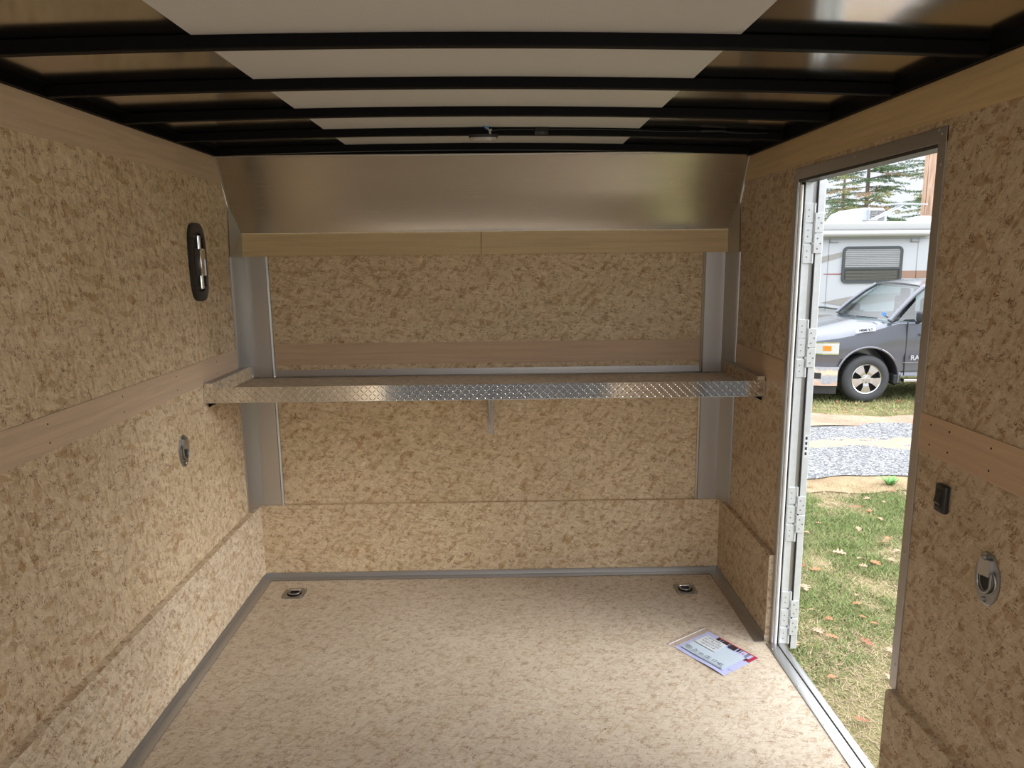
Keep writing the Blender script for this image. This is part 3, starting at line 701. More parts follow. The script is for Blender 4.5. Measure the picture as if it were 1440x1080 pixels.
g1 = a.ramp(sp_.outputs[0], [(0, (.075, .077, .08)), (.5, (.20, .203, .208)), (1, (.42, .42, .43))])
mp = a.coord('Object', (.55, 1.0, 1)); pch = a.noise(mp, 1.6, 5, .65)
yy = a.n('ShaderNodeSeparateXYZ'); a.l(v, yy.inputs[0])
ym = a.n('ShaderNodeMath', operation='SUBTRACT'); a.l(yy.outputs['Y'], ym.inputs[0]); ym.inputs[1].default_value = 8.72
ya = a.n('ShaderNodeMath', operation='ABSOLUTE'); a.l(ym.outputs[0], ya.inputs[0])
yr = a.n('ShaderNodeMapRange'); a.l(ya.outputs[0], yr.inputs[0]); yr.inputs[1].default_value = 0; yr.inputs[2].default_value = .75; yr.inputs[3].default_value = .22; yr.inputs[4].default_value = -.12
ys = a.n('ShaderNodeMath', operation='ADD'); a.l(yr.outputs[0], ys.inputs[0]); a.l(pch, ys.inputs[1])
mk = a.ramp(ys.outputs[0], [(.60, (0, 0, 0)), (.66, (1, 1, 1))])
stw = a.ramp(a.noise(v, 70, 4), [(.35, (.36, .24, .13)), (.6, (.60, .46, .29))])
M['gravel'] = a.set(a.mix(mk, g1, stw), .9, 0, Specular_IOR_Level=.15); a.bump(sp_.outputs[0], .5, .02)

M['asphalt'] = ground_mat('dark_asphalt', [(.36, (.014, .014, .015)), (.5, (.020, .020, .021)), (.64, (.030, .030, .029))], 3, 90)
def gsheet(name, y0f, y1f, x0, x1, dz, mat, label, cat='ground', n=60, rows=8):
    V = []; F = []
    for j in range(rows+1):
        for i in range(n+1):
            x = x0+(x1-x0)*i/n; y = y0f(x)+(y1f(x)-y0f(x))*j/rows; V.append((x, y, zg(y)+dz+(.012*math.sin(x*3.1+y*2.3)*math.sin(y*3.7) if mat == 'dirt' else 0)))
    F = [(j*(n+1)+i, j*(n+1)+i+1, (j+1)*(n+1)+i+1, (j+1)*(n+1)+i) for j in range(rows) for i in range(n)]
    return struct(MB().add(V, F).build(name, mat, None, smooth=1), label, cat)
wob = lambda x, s, a_: a_*(math.sin(x*1.7+s)+.6*math.sin(x*4.1+2*s)+.35*math.sin(x*9.3+s*3))
base = MB(); ysn = [-60, -6, 0, 2, 6, 12, 20, 40, 90]
V = []; 
for y in ysn: V += [(-80, y, zg(y)-.012), (120, y, zg(y)-.012)]
base.add(V, [(2*i, 2*i+1, 2*i+3, 2*i+2) for i in range(len(ysn)-1)])
struct(base.build('lawn', 'lawn'), 'green lawn with dry patches outside the trailer door', 'ground')
gsheet('pavement', lambda x: -14, lambda x: -1.35, -9, 9, .004, 'asphalt', 'dark asphalt behind the trailer opening', n=10)
gsheet('straw_verge', lambda x: 6.75+wob(x, 1, .10), lambda x: 7.6, -6, 20, .0, 'straw', 'straw-coloured verge on the near side of the gravel lane', n=200)
gsheet('gravel_lane', lambda x: 7.22+wob(x, 2, .10), lambda x: 9.82+wob(x, 5, .04), -12, 30, .012, 'gravel', 'grey gravel lane crossing beyond the lawn', n=260)
gsheet('dirt_strip', lambda x: 9.70+wob(x, 5, .04), lambda x: 10.42+wob(x, 7, .10), -12, 30, .016, 'dirt', 'reddish dirt strip between gravel lane and truck', n=260)

# --- grass blades (uncountable)
M['blade_green'] = plain('green_grass', (.16, .22, .07), .6, var=.45, vs_=9, Specular_IOR_Level=.2)
M['blade_lime'] = plain('light_green_grass', (.30, .34, .14), .6, var=.35, vs_=9, Specular_IOR_Level=.2)
M['blade_dry'] = plain('dry_grass', (.46, .36, .23), .7, var=.35, vs_=14, Specular_IOR_Level=.2)
def vnoise(x, y, s, seed):
    r_ = np.random.default_rng(seed).random((64, 64)); X = x*s; Y = y*s
    xi = np.floor(X).astype(int); yi = np.floor(Y).astype(int); fx = X-xi; fy = Y-yi; fx = fx*fx*(3-2*fx); fy = fy*fy*(3-2*fy)
    g = lambda i, j: r_[i % 64, j % 64]
    return (g(xi, yi)*(1-fx)+g(xi+1, yi)*fx)*(1-fy)+(g(xi, yi+1)*(1-fx)+g(xi+1, yi+1)*fx)*fy
def blades(name, n, y0, y1, hmin, hmax, wid, mat, prob, label, flat=.35, xlo=.28, xhi=.80):
    y = y0+(y1-y0)*np.sqrt(rng.random(n*3)); x = y*(xlo+(xhi-xlo)*rng.random(n*3)); k = (x > 1.27)
    k &= rng.random(n*3) < prob(x, y); x = x[k][:n]; y = y[k][:n]; n = len(x)
    h = hmin+(hmax-hmin)*rng.random(n)**1.5; t = rng.random(n)*2*PI; ln = (flat+rng.random(n)*.8)*h*1.3; lt = rng.random(n)*2*PI
    z = -.60-.018*(np.maximum(y, 2)-2)-.012
    dx, dy = np.cos(t)*wid/2, np.sin(t)*wid/2
    V = np.zeros((n, 3, 3)); V[:, 0] = np.stack([x-dx, y-dy, z], 1); V[:, 1] = np.stack([x+dx, y+dy, z], 1); V[:, 2] = np.stack([x+ln*np.cos(lt), y+ln*np.sin(lt), z+h], 1)
    me = bpy.data.meshes.new(name); me.vertices.add(3*n); me.vertices.foreach_set('co', V.ravel()); me.loops.add(3*n); me.loops.foreach_set('vertex_index', np.arange(3*n, dtype=np.int32))
    me.polygons.add(n); me.polygons.foreach_set('loop_start', np.arange(0, 3*n, 3, dtype=np.int32)); me.update(calc_edges=True); me.validate()
    me.materials.append(M[mat]); o = bpy.data.objects.new(name, me); COL.objects.link(o); return tag(o, label, 'grass', kind='stuff')
near_dry = lambda x, y: np.clip((4.0+.5*vnoise(x, y, 3, 8)-y)/.8, 0, 1)
verge = lambda x, y: np.clip((y-6.5)/.5, 0, 1)
patch = lambda x, y: vnoise(x, y, 2.2, 3)*.6+vnoise(x, y, 7, 4)*.4
pg = lambda x, y: np.clip((1-.86*near_dry(x, y))*(1-verge(x, y)*.85)*(2.6*patch(x, y)-.65), .03, 1)
pd = lambda x, y: np.clip(.22+.9*near_dry(x, y)+verge(x, y)*.5+.5*(1-patch(x, y))**2, 0, 1)*(y < 7.35)
blades('green_grass', 46000, 2.0, 7.1, .012, .05, .006, 'blade_green', pg, 'mid green lawn grass outside the doorway')
blades('lime_grass', 30000, 2.0, 7.0, .012, .045, .006, 'blade_lime', pg, 'light green lawn grass outside the doorway')
blades('dry_grass', 60000, 2.0, 7.35, .006, .028, .0045, 'blade_dry', pd, 'dry straw-coloured grass among the green outside the doorway', flat=1.6)
blades('far_green_grass', 16000, 10.35, 14.5, .02, .07, .014, 'blade_lime', lambda x, y: .4+.6*patch(x, y), 'green grass around the parked truck', xlo=.34, xhi=.72)
blades('far_dry_grass', 7000, 10.2, 14.5, .01, .04, .012, 'blade_dry', lambda x, y: .3+.7*(1-patch(x, y)), 'dry grass around the parked truck', flat=1.2, xlo=.34, xhi=.72)
# weed tuft at the edge of the gravel
tf = MB()
for k in range(46):
    t = random.random()*2*PI; L = .07+.09*random.random(); w_ = .006
    c, s = math.cos(t), math.sin(t); b0 = Vector((.04*c*random.random(), .04*s*random.random(), 0)); tipv = b0+Vector((c*L*.8, s*L*.8, L*.55))
    mid = (b0+tipv)/2+Vector((0, 0, .02)); n_ = Vector((-s, c, 0))*w_
    tf.add([b0-n_, b0+n_, mid+n_, mid-n_, tipv], [(0, 1, 2, 3), (3, 2, 4)])
M['weed'] = plain('weed_leaf', (.14, .34, .09), .55)
o = tf.build('weed_tuft', 'weed'); o.location = (3.98, 7.02, zg(7.02)+.0); tag(o, 'dark green weed tuft at the near edge of the gravel lane', 'weed')

# --- fallen oak leaves
def leaf_mesh(sz, seed):
    rr = random.Random(seed); half = [(.02, 0), (.07, .02), (.13, .16), (.20, .20), (.23, .08), (.30, .07), (.37, .30), (.46, .36), (.48, .14), (.55, .10), (.63, .30), (.72, .28), (.74, .12), (.82, .12), (.90, .16), (.94, .07), (1.0, 0)]
    V = [(x, 0, 0) for x, _ in half]+[(x, y*(.8+.3*rr.random()), 0) for x, y in half]+[(x, -y*(.8+.3*rr.random()), 0) for x, y in half]
    a1, a2 = rr.uniform(.1, .5), rr.uniform(-.4, .5)
    V = [((x-.5)*sz, y*sz, sz*(abs(y)*a1+.25*a2*(x-.5)**2*4*.6)+.004) for x, y, _ in V]
    n = len(half); F = []
    for i in range(n-1): F += [(i, i+1, n+i+1, n+i), (i+1, i, 2*n+i, 2*n+i+1)]
    a_ = MB().add(V, F); a_.tube([(-.5*sz, 0, .004), (-.72*sz, .03*sz, .01)], .0012, 4); return a_
leafc = [('tan', (.50, .30, .21), 'pinkish tan oak leaf lying curled on the lawn'), ('orange', (.42, .18, .09), 'orange-brown oak leaf lying on the lawn'), ('brown', (.30, .13, .08), 'dark reddish brown oak leaf lying on the lawn')]
protos = []
for i, (nm, c, lb) in enumerate(leafc):
    mt = plain(nm+'_leaf', c, .6, var=.2, Specular_IOR_Level=.2)
    for k in range(2):
        o = leaf_mesh(.10, i*7+k).build('fallen_leaf', mt, None, smooth=1); protos.append((o, lb, 'fallen %s oak leaves on the lawn' % nm))
used = set()
spots = [(2.73, 5.13), (2.80, 5.05), (2.68, 5.00), (2.95, 5.10), (2.62, 5.25), (3.05, 5.02), (2.95, 4.72), (3.06, 4.62), (2.86, 4.66), (2.30, 4.95), (2.22, 5.0), (2.10, 4.65), (2.34, 4.40), (2.0, 4.32), (2.06, 4.2), (1.98, 3.98), (1.92, 4.05), (3.25, 5.35), (3.3, 5.3), (3.35, 5.05), (3.02, 5.75), (2.75, 5.9), (2.5, 6.3), (3.35, 6.2), (2.55, 5.7), (2.42, 5.55), (3.4, 6.7), (2.65, 6.55), (1.78, 3.55), (2.15, 3.9), (2.25, 3.8), (1.72, 3.9), (1.68, 3.86)]
while len(spots) < 64:
    y = 2.4+4.6*math.sqrt(random.random()); spots.append((y*random.uniform(.40, .66), y))
for k in range(26): y = random.uniform(10.6, 12.4); spots.append((y*random.uniform(.44, .60), y))
for i, (x, y) in enumerate(spots):
    p_ = random.choice(protos[:2]*3+protos[2:4]*2+protos[4:]); o = p_[0]
    if o.name in used: o = o.copy(); COL.objects.link(o)
    used.add(o.name); s = random.uniform(.55, 1.05)*(1.15 if i < 12 else .9)
    o.location = (x, y, zg(y)+.012); o.rotation_euler = (random.uniform(-.25, .25), random.uniform(-.25, .25), random.random()*2*PI); o.scale = (s, s, s)
    tag(o, p_[1], 'leaf', p_[2])
for p_ in protos:
    if p_[0].name not in used: bpy.data.objects.remove(p_[0])

# ------------------------------------------------------------------ materials for vehicles
M['truck'] = plain('granite_metallic_paint', (.16, .168, .195), .22, .55, var=.04, Coat_Weight=.6, Coat_Roughness=.05)
M['truck_trim'] = plain('dark_plastic_trim', (.03, .031, .034), .5)
M['tyre'] = plain('tyre_rubber', (.055, .057, .062), .75)
M['rim'] = metal('cast_alloy', (.78, .78, .79), .25, (20, 20), .05, 'Object')
M['amber'] = plain('amber_reflector', (.75, .26, .03), .25)
M['lamp_clear'] = plain('headlamp_lens', (.70, .72, .74), .12, .3)
M['rv_white'] = plain('motorhome_white', (.52, .55, .595), .3, var=.02)
M['rv_roof'] = plain('motorhome_roof_white', (.50, .51, .515), .45, var=.02)
M['rv_grey'] = plain('motorhome_grey_stripe', (.33, .32, .31), .35)
M['rv_tan'] = plain('motorhome_tan_stripe', (.33, .21, .16), .35)
M['rv_red'] = plain('motorhome_red_line', (.30, .08, .07), .35)
M['rv_seam'] = plain('panel_seam_grey', (.36, .37, .39), .4)
M['frame_dark'] = plain('window_frame', (.07, .08, .09), .4)
M['blind'] = plain('window_blind', (.72, .70, .69), .6)
M['interior'] = plain('dark_cabin', (.03, .03, .035), .7)
M['blue_stick'] = plain('blue_sticker', (.10, .32, .75), .5)
def glass(name, tint, fac=.22):
    a = NM(name); tr = a.n('ShaderNodeBsdfTransparent'); tr.inputs[0].default_value = (*tint, 1); gl = a.n('ShaderNodeBsdfGlossy'); gl.inputs['Roughness'].default_value = .03
    mx = a.n('ShaderNodeMixShader'); mx.inputs[0].default_value = fac; a.l(tr.outputs[0], mx.inputs[1]); a.l(gl.outputs[0], mx.inputs[2]); a.l(mx.outputs[0], a.o.inputs[0]); return a.m
M['glass'] = glass('tinted_glass', (.50, .60, .60), .17); M['rv_glass'] = glass('window_glass', (.85, .86, .87), .06)

def part(par, mb, name, mat, label=None, **k):
    o = mb.build(name, mat, par, **k)
    if label: o['label'] = label
    return o
def ribbon(path, z0, z1, off, th_=.01):
    # vertical strip along an xy path, pushed outwards (-y / -x side) by off
    V = []; n = len(path)
    for i, (x, y) in enumerate(path):
        a0 = Vector(path[max(i-1, 0)]); a1 = Vector(path[min(i+1, n-1)]); d = (a1-a0).normalized(); nn = Vector((-d.y, d.x))
        if nn.y > 0 and abs(nn.y) > abs(nn.x) or (abs(nn.x) >= abs(nn.y) and nn.x > 0): nn = -nn
        for o_ in (off, off-th_): V += [(x+nn.x*o_, y+nn.y*o_, z0), (x+nn.x*o_, y+nn.y*o_, z1)]
    F = []
    for i in range(n-1):
        b, c = i*4, (i+1)*4; F += [(b, c, c+1, b+1), (b+2, b+3, c+3, c+2), (b+1, c+1, c+3, b+3), (b, b+2, c+2, c)]
    F += [(0, 1, 3, 2), ((n-1)*4, (n-1)*4+2, (n-1)*4+3, (n-1)*4+1)]
    return MB().add(V, F)
def text(body, size, mat, par, loc, rot, ext=.002, name='lettering'):
    cu = bpy.data.curves.new(name, 'FONT'); cu.body = body; cu.size = size; cu.extrude = ext; cu.align_x = 'CENTER'; cu.align_y = 'CENTER'; cu.offset = size*.006
    t = bpy.data.objects.new(name, cu); COL.objects.link(t); dg = bpy.context.evaluated_depsgraph_get(); me = bpy.data.meshes.new_from_object(t.evaluated_get(dg))
    bpy.data.objects.remove(t); o = bpy.data.objects.new(name, me); me.materials.clear(); me.materials.append(M[mat]); COL.objects.link(o); o.parent = par; o.location = loc; o.rotation_euler = rot; return o

# ------------------------------------------------------------------ pickup truck
TG = zg(11.6)
TR = empty('pickup_truck', (5.985, 11.5, TG), 'dark grey pickup truck parked on the grass in front of the motorhome', 'truck')
st_ = [(-1.0, .52, .97, 1.05, .26), (-.93, .50, 1.02, 1.11, .13), (-.74, .48, 1.06, 1.15, .05), (-.50, .45, 1.09, 1.19, .015), (-.2, .42, 1.15, 1.25, 0), (.1, .42, 1.22, 1.31, 0), (.34, .42, 1.29, 1.36, 0), (.48, .42, 1.325, 1.35, 0),
       (1.2, .42, 1.335, 1.34, 0), (2.6, .42, 1.33, 1.335, 0), (2.7, .44, 1.33, 1.33, 0), (4.6, .5, 1.32, 1.32, 0), (4.78, .55, 1.30, 1.30, .03)]
Wd = 2.02; bd = MB(); V = []
for x, zb, zs, zc, ins in st_:
    h = [(ins+.07, zb), (ins+.01, zb+.10), (ins+.025, zb+(zs-zb)*.35), (ins, zb+(zs-zb)*.45), (ins+.005, zb+(zs-zb)*.72), (ins+.035, zs-.03), (ins+.075, zs), (ins+.26, zs+(zc-zs)*.75), (Wd/2, zc)]
    V += [(x, y, z) for y, z in h]+[(x, Wd-y, z) for y, z in h[-2::-1]]
k = 17; F = []
for i in range(len(st_)-1):
    for j in range(k): F.append((i*k+j, (i+1)*k+j, (i+1)*k+(j+1) % k, i*k+(j+1) % k))
F += [tuple(range(k)), tuple((len(st_)-1)*k+j for j in range(k-1, -1, -1))]
bd.add(V, F); body = bd.build('body', 'truck', TR)
cut = MB()
for wx in (0, 3.57):
    for y0, y1 in ((-.2, .36), (Wd-.36, Wd+.2)): cut.lathe([(0, y0), (.505, y0), (.505, y1), (0, y1)], (wx, 0, .40), 'y', 40)
cuto = cut.build('arch_cutter', 'truck_trim'); md = body.modifiers.new('b', 'BOOLEAN'); md.object = cuto; md.operation = 'DIFFERENCE'; md.solver = 'EXACT'
cuto.location = TR.location; bpy.context.view_layer.update()
dg = bpy.context.evaluated_depsgraph_get(); nm_ = bpy.data.meshes.new_from_object(body.evaluated_get(dg)); body.modifiers.clear(); body.data = nm_; bpy.data.objects.remove(cuto)
body.data.materials.clear(); body.data.materials.append(M['truck'])
bm = bmesh.new(); bm.from_mesh(body.data)
for f in bm.faces: f.smooth = True; f.material_index = 0
for ed in bm.edges:
    if len(ed.link_faces) == 2 and ed.calc_face_angle(0) > .6: ed.smooth = False
bm.to_mesh(body.data); bm.free()
# arch lips and dark liners
for wx in (0, 3.57):
    for ys_ in (0.004, Wd-.004):
        part(TR, MB().tube([(wx+.515*math.cos(t), ys_, .40+.515*math.sin(t)) for t in np.linspace(-.15, PI+.05, 26)], .018, 6), 'wheel_arch', 'truck', smooth=1)
    for y0, y1 in ((.03, .35), (Wd-.35, Wd-.03)):
        part(TR, MB().lathe([(.502, y0), (.502, y1)], (wx, 0, .40), 'y', 30, a0=PI*-.08, a1=PI*1.06), 'arch_liner', 'interior')
# wheels
def wheel(wx, near, wy):
    s = 1 if near else -1
    wR = part(TR, MB().lathe([(.245, .0), (.262, -.012), (.31, -.022), (.355, -.014), (.378, .006), (.386, .03), (.386, .235), (.378, .258), (.31, .27), (.25, .25), (.245, .0)], (0, 0, 0), 'y', 56), 'tyre', 'tyre', smooth=.6)
    wR.location = (wx, wy, .386); wR.rotation_euler = (0, 0, 0 if near else PI)
    g = MB()
    for i in range(64):
        t = 2*PI*i/64; 
        for y0 in (.02, .14):
            c, s2 = math.cos(t+(.03 if y0 > .1 else 0)), math.sin(t+(.03 if y0 > .1 else 0)); n2 = Vector((-s2, 0, c))*.011; r0 = Vector((c, 0, s2))
            P = [r0*.383-n2, r0*.383+n2, r0*.393+n2*.8, r0*.393-n2*.8]
            g.add([q+Vector((0, y0, 0)) for q in P]+[q+Vector((0, y0+.10, 0)) for q in P], [(0, 1, 2, 3), (7, 6, 5, 4), (3, 2, 6, 7), (1, 5, 6, 2), (0, 3, 7, 4)])
    g.build('tread_blocks', 'tyre', wR)
    MB().lathe([(.248, -.006), (.243, -.012), (.232, -.006), (.226, .02), (.222, .12)], (0, 0, 0), 'y', 48).build('rim', 'rim', wR, smooth=.6)
    MB().lathe([(.222, .12), (0, .12)], (0, 0, 0), 'y', 32).build('brake_disc', 'interior', wR)
    sp = MB()
    for i in range(5):
        t = 2*PI*i/5+PI/2+.65
        P = [(.055, -.042), (.12, -.048), (.229, -.088), (.236, -.03), (.236, .03), (.229, .088), (.12, .048), (.055, .042)]
        V = []
        for yv, zz in ((-.002, 1), (.035, 1)):
            for r_, w_ in P: V.append((r_*math.cos(t)-w_*math.sin(t), yv-(.006 if abs(w_) < .03 and r_ > .2 else 0)+(.010 if r_ < .1 else 0), r_*math.sin(t)+w_*math.cos(t)))
        n = len(P); sp.add(V, [tuple(range(n)), tuple(range(2*n-1, n-1, -1))]+[(j, j+n, (j+1) % n+n, (j+1) % n) for j in range(n)])
    sp.lathe([(.075, .03), (.075, .004), (.045, .0), (.040, -.014), (0, -.016)], (0, 0, 0), 'y', 20)
    sp.build('spokes', 'rim', wR)
    ln = MB()
    for i in range(6):
        t = 2*PI*i/6; ln.lathe([(.011, .005), (.011, -.008), (0, -.010)], (.060*math.cos(t), 0, .060*math.sin(t)), 'y', 6)
    ln.build('lug_nuts', 'chrome', wR)
for wx in (0, 3.57): wheel(wx, True, .03); wheel(wx, False, Wd-.03)
# front end
pth = [(-.50, .012), (-.62, .020), (-.75, .045), (-.86, .085), (-.94, .14), (-1.0, .26), (-1.03, .5), (-1.045, 1.0)]
full = pth+[(x, Wd-y) for x, y in pth[-2::-1]]
bp_ = part(TR, ribbon(full, .285, .60, .030, .05), 'front_bumper', 'chrome', 'chrome front bumper', smooth=.7)
part(TR, ribbon(full, .15, .285, .005, .05), 'air_dam', 'truck_trim')
part(bp_, ribbon(pth[2:6], .40, .50, .034, .01), 'fog_lamp_recess', 'truck_trim'); part(bp_, ribbon(pth[3:5], .425, .475, .040, .01), 'fog_lamp', 'lamp_clear')
for flip in (0, 1):
    P = [(x, Wd-y) for x, y in pth] if flip else pth
    sub = lambda L_: L_
    def rb(a_, b_, z0, z1, off):
        q = ribbon(pth[a_:b_], z0, z1, off, .012)
        if flip: q.v = [(x, Wd-y, z) for x, y, z in q.v]
        return q
    hl = part(TR, rb(0, 6, .80, 1.005, .012), 'headlamp', 'chrome')
    part(hl, rb(0, 6, .818, .985, .016), 'lens', 'lamp_clear'); part(hl, rb(1, 3, .865, .945, .020), 'side_marker', 'amber', 'amber side marker')
part(TR, MB().bbox(-1.075, -1.02, .34, Wd-.34, .66, 1.0, .02, 2), 'grille', 'truck_trim')
# door cut lines, sill, step
for x in (.60, 1.72, 2.58):
    part(TR, MB().box(x-.004, x+.004, -.0035, .02, .44, 1.32), 'door_gap', 'interior')
part(TR, MB().box(-.45+1.02, 2.58, -.006, .02, .655, .662), 'side_crease', 'rv_grey')
part(TR, MB().bbox(.60, 3.0, -.02, .16, .33, .385, .015, 2), 'side_step', 'chrome')
part(TR, MB().bbox(.44, .56, .0, .25, .30, .46, .02, 2), 'mud_guard', 'truck_trim')
part(TR, MB().bbox(.8, 2.6, -.035, .0, 1.10, 1.135, .008, 1), 'door_handle_rail', 'truck')
text('RAM', .115, 'rv_white', TR, (.80, -.010, .735), (PI/2, 0, 0), .006)
pl_ = part(TR, MB().add([(-.24, .005, 1.155), (.08, .005, 1.185), (.10, .055, 1.245), (-.22, .055, 1.215)], [(0, 1, 2, 3)]), 'hood_badge', 'rv_white', thick=-.008)
bt = text('HEMI 5.7', .06, 'ink', TR, (-.07, .020, 1.200), (math.radians(50), 0, 0), .004, 'badge_lettering'); bt.rotation_euler = (math.radians(52), math.radians(-5), 0)
# greenhouse
Ab, At, Rt, Rb = (.34, .08, 1.335), (.95, .26, 1.865), (2.38, .27, 1.865), (2.62, .08, 1.335)
mir = lambda q: (q[0], Wd-q[1], q[2])
rf = MB(); V = []; RS = [(.93, -.0, .26), (1.15, .045, .24), (1.6, .065, .23), (2.1, .055, .24), (2.40, .0, .27)]
for x, dz, ins in RS:
    h = [(ins, 1.845), (ins+.01, 1.875), (ins+.14, 1.90+dz*.7), (.7, 1.915+dz), (Wd/2, 1.92+dz)]
    h2 = h+[(Wd-y, z) for y, z in h[-2::-1]]; V += [(x, y, z) for y, z in h2]
k = 9; F = []
for i in range(len(RS)-1):
    for j in range(k): F.append((i*k+j, (i+1)*k+j, (i+1)*k+(j+1) % k, i*k+(j+1) % k))
F += [tuple(range(k)), tuple((len(RS)-1)*k+j for j in range(k-1, -1, -1))]
part(TR, rf.add(V, F), 'roof', 'truck', smooth=.6)
for nf in (0, 1):
    f_ = mir if nf else (lambda q: q)
    part(TR, MB().tube([f_(Ab), f_((.55, .13, 1.55)), f_((.78, .205, 1.75)), f_(At)], [.045, .038, .036, .040], 8), 'front_pillar', 'truck', smooth=1)
    part(TR, MB().tube([f_((1.70, .03, 1.33)), f_((1.76, .25, 1.87))], .04, 8), 'centre_pillar', 'truck_trim', smooth=1)
    part(TR, MB().tube([f_(Rb), f_(Rt)], .07, 8), 'rear_pillar', 'truck', smooth=1)
    part(TR, MB().add([f_((.46, .055, 1.335)), f_((1.70, .035, 1.335)), f_((1.76, .25, 1.85)), f_((1.0, .26, 1.85))], [(0, 1, 2, 3)]), 'front_side_window', 'glass')
    part(TR, MB().add([f_((1.72, .035, 1.335)), f_((2.55, .06, 1.335)), f_((2.36, .26, 1.85)), f_((1.78, .25, 1.85))], [(0, 1, 2, 3)]), 'rear_side_window', 'glass')
    sgn = -1 if not nf else 1; y0 = 0 if not nf else Wd
    mm_ = part(TR, MB().bbox(.66, .86, min(y0+sgn*.34, y0+sgn*.08), max(y0+sgn*.34, y0+sgn*.08), 1.34, 1.50, .035, 3), 'door_mirror', 'truck_trim', smooth=1)
    part(mm_, MB().tube([(.74, y0+sgn*.12, 1.36), (.74, y0, 1.31)], .03, 6), 'mirror_arm', 'truck_trim')
ws = MB(); V = []
for j in range(6):
    t = j/5
    for i in range(9):
        u = i/8; bul = .20*(1-(2*u-1)**2); V.append((Ab[0]+(At[0]-Ab[0])*t-bul*(1-.5*t), Ab[1]+(At[1]-Ab[1])*t+(Wd-2*(Ab[1]+(At[1]-Ab[1])*t))*u, Ab[2]+(At[2]-Ab[2])*t+.03*(1-(2*u-1)**2)+.02*math.sin(PI*t)))
wsh = part(TR, ws.add(V, [(j*9+i, j*9+i+1, (j+1)*9+i+1, (j+1)*9+i) for j in range(5) for i in range(8)]), 'windscreen', 'glass', smooth=1)
part(TR, MB().add([(2.6, .1, 1.335), (2.6, Wd-.1, 1.335), (2.39, Wd-.28, 1.86), (2.39, .28, 1.86)], [(0, 1, 2, 3)]), 'rear_window', 'glass')
part(wsh, MB().box(.335, .345, .22, .33, 1.405, 1.46), 'windscreen_sticker', 'blue_stick')
part(TR, MB().bbox(.40, .66, .12, Wd-.12, 1.30, 1.372, .03, 2), 'dashboard', 'interior')
part(TR, MB().bbox(.5, 2.5, .08, Wd-.08, 1.30, 1.345, .01, 1), 'cabin_floor', 'interior')
part(TR, MB().tube([(.72+.03*math.cos(t), .55+.17*math.cos(t), 1.42+.17*math.sin(t)) for t in np.linspace(0, 2*PI, 25)], .014, 6), 'steering_wheel', 'interior')
for y in (.40, 1.22): part(TR, MB().bbox(1.25, 1.42, y, y+.46, 1.3, 1.66, .05, 3).bbox(1.28, 1.38, y+.13, y+.33, 1.66, 1.80, .03, 2), 'seat', 'interior')
part(TR, MB().tube([(.22, .25, 1.37), (.12, .75, 1.37)], .008, 5).tube([(.20, 1.0, 1.37), (.12, 1.5, 1.37)], .008, 5), 'wiper_blades', 'interior')
part(TR, MB().box(2.75, 4.7, .08, Wd-.08, 1.28, 1.34), 'bed_cover', 'truck_trim')
part(TR, MB().bbox(4.78, 4.92, .1, Wd-.1, .5, .72, .03, 2), 'rear_bumper', 'chrome')

# ------------------------------------------------------------------ motorhome
RG = zg(17.5); RY = 17.0
RV = empty('motorhome', (10, RY, RG), 'large white motorhome with grey and tan stripes parked behind the truck', 'motorhome')
ox, oz = 10, RG
def rvp(mb, name, mat, par=None, **k):
    mb.v = [(x-ox, y-RY, z-oz) for x, y, z in mb.v]; return part(par or RV, mb, name, mat, **k)
zt = 2.36
b_ = MB(); b_.prism([(RY, -.35), (RY, 2.20), (RY+.05, zt-.02), (RY+.2, zt), (RY+2.3, zt), (RY+2.45, zt-.02), (RY+2.5, 2.2), (RY+2.5, -.35)], 6.3, 14.8, 'x')
rvp(b_, 'body', 'rv_white')
rvp(MB().bbox(6.25, 14.85, RY-.07, RY+.3, 2.175, 2.375, .05, 4), 'roof_edge', 'rv_roof', smooth=.7)
aw = rvp(MB().tube([(6.4, RY-.10, 2.10), (10.05, RY-.10, 2.10)], .075, 16), 'awning_roll', 'rv_roof', smooth=.8)
rvp(MB().bbox(9.99, 10.06, RY-.15, RY-.02, 2.05, 2.17, .015, 2), 'awning_end_cap', 'rv_seam', aw)
rvp(MB().box(6.4, 10.0, RY-.17, RY-.165, 2.155, 2.162), 'awning_rail', 'rv_seam', aw)
# window
wn_ = MB(); z0, z1, x0, x1 = .955, 1.81, 8.03, 9.46
def rrect(x0, x1, z0, z1, r, n=6):
    P = []
    for cx, cz, a0 in ((x1-r, z1-r, 0), (x0+r, z1-r, PI/2), (x0+r, z0+r, PI), (x1-r, z0+r, 1.5*PI)):
        for i in range(n+1): t = a0+PI/2*i/n; P.append((cx+r*math.cos(t), cz+r*math.sin(t)))
    return P
po, pi_ = rrect(x0, x1, z0, z1, .12), rrect(x0+.06, x1-.06, z0+.06, z1-.06, .07); n = len(po)
V = [(x, RY-.03, z) for x, z in po]+[(x, RY-.03, z) for x, z in pi_]+[(x, RY, z) for x, z in po]+[(x, RY-.005, z) for x, z in pi_]
F = []
for i in range(n): j = (i+1) % n; F += [(i, j, n+j, n+i), (i, 2*n+i, 2*n+j, j), (n+i, n+j, 3*n+j, 3*n+i)]
win = rvp(MB().add(V, F), 'window', 'frame_dark')
rvp(MB().box(x0+.05, x1-.05, RY-.008, RY-.004, z0+.05, z1-.05), 'pane_backing', 'frame_dark', win)
bl = MB()
for i in range(10): bl.bbox(x0+.06, x1-.06, RY-.020, RY-.010, 1.325+i*.043, 1.325+i*.043+.034, .004, 1)
rvp(bl, 'blind', 'blind', win)
bl = MB()
for i in range(7): bl.box(x0+.10, x1-.10, RY-.016, RY-.010, 1.03+i*.032, 1.03+i*.032+.012)
rvp(bl, 'louvre', 'rv_grey', win)
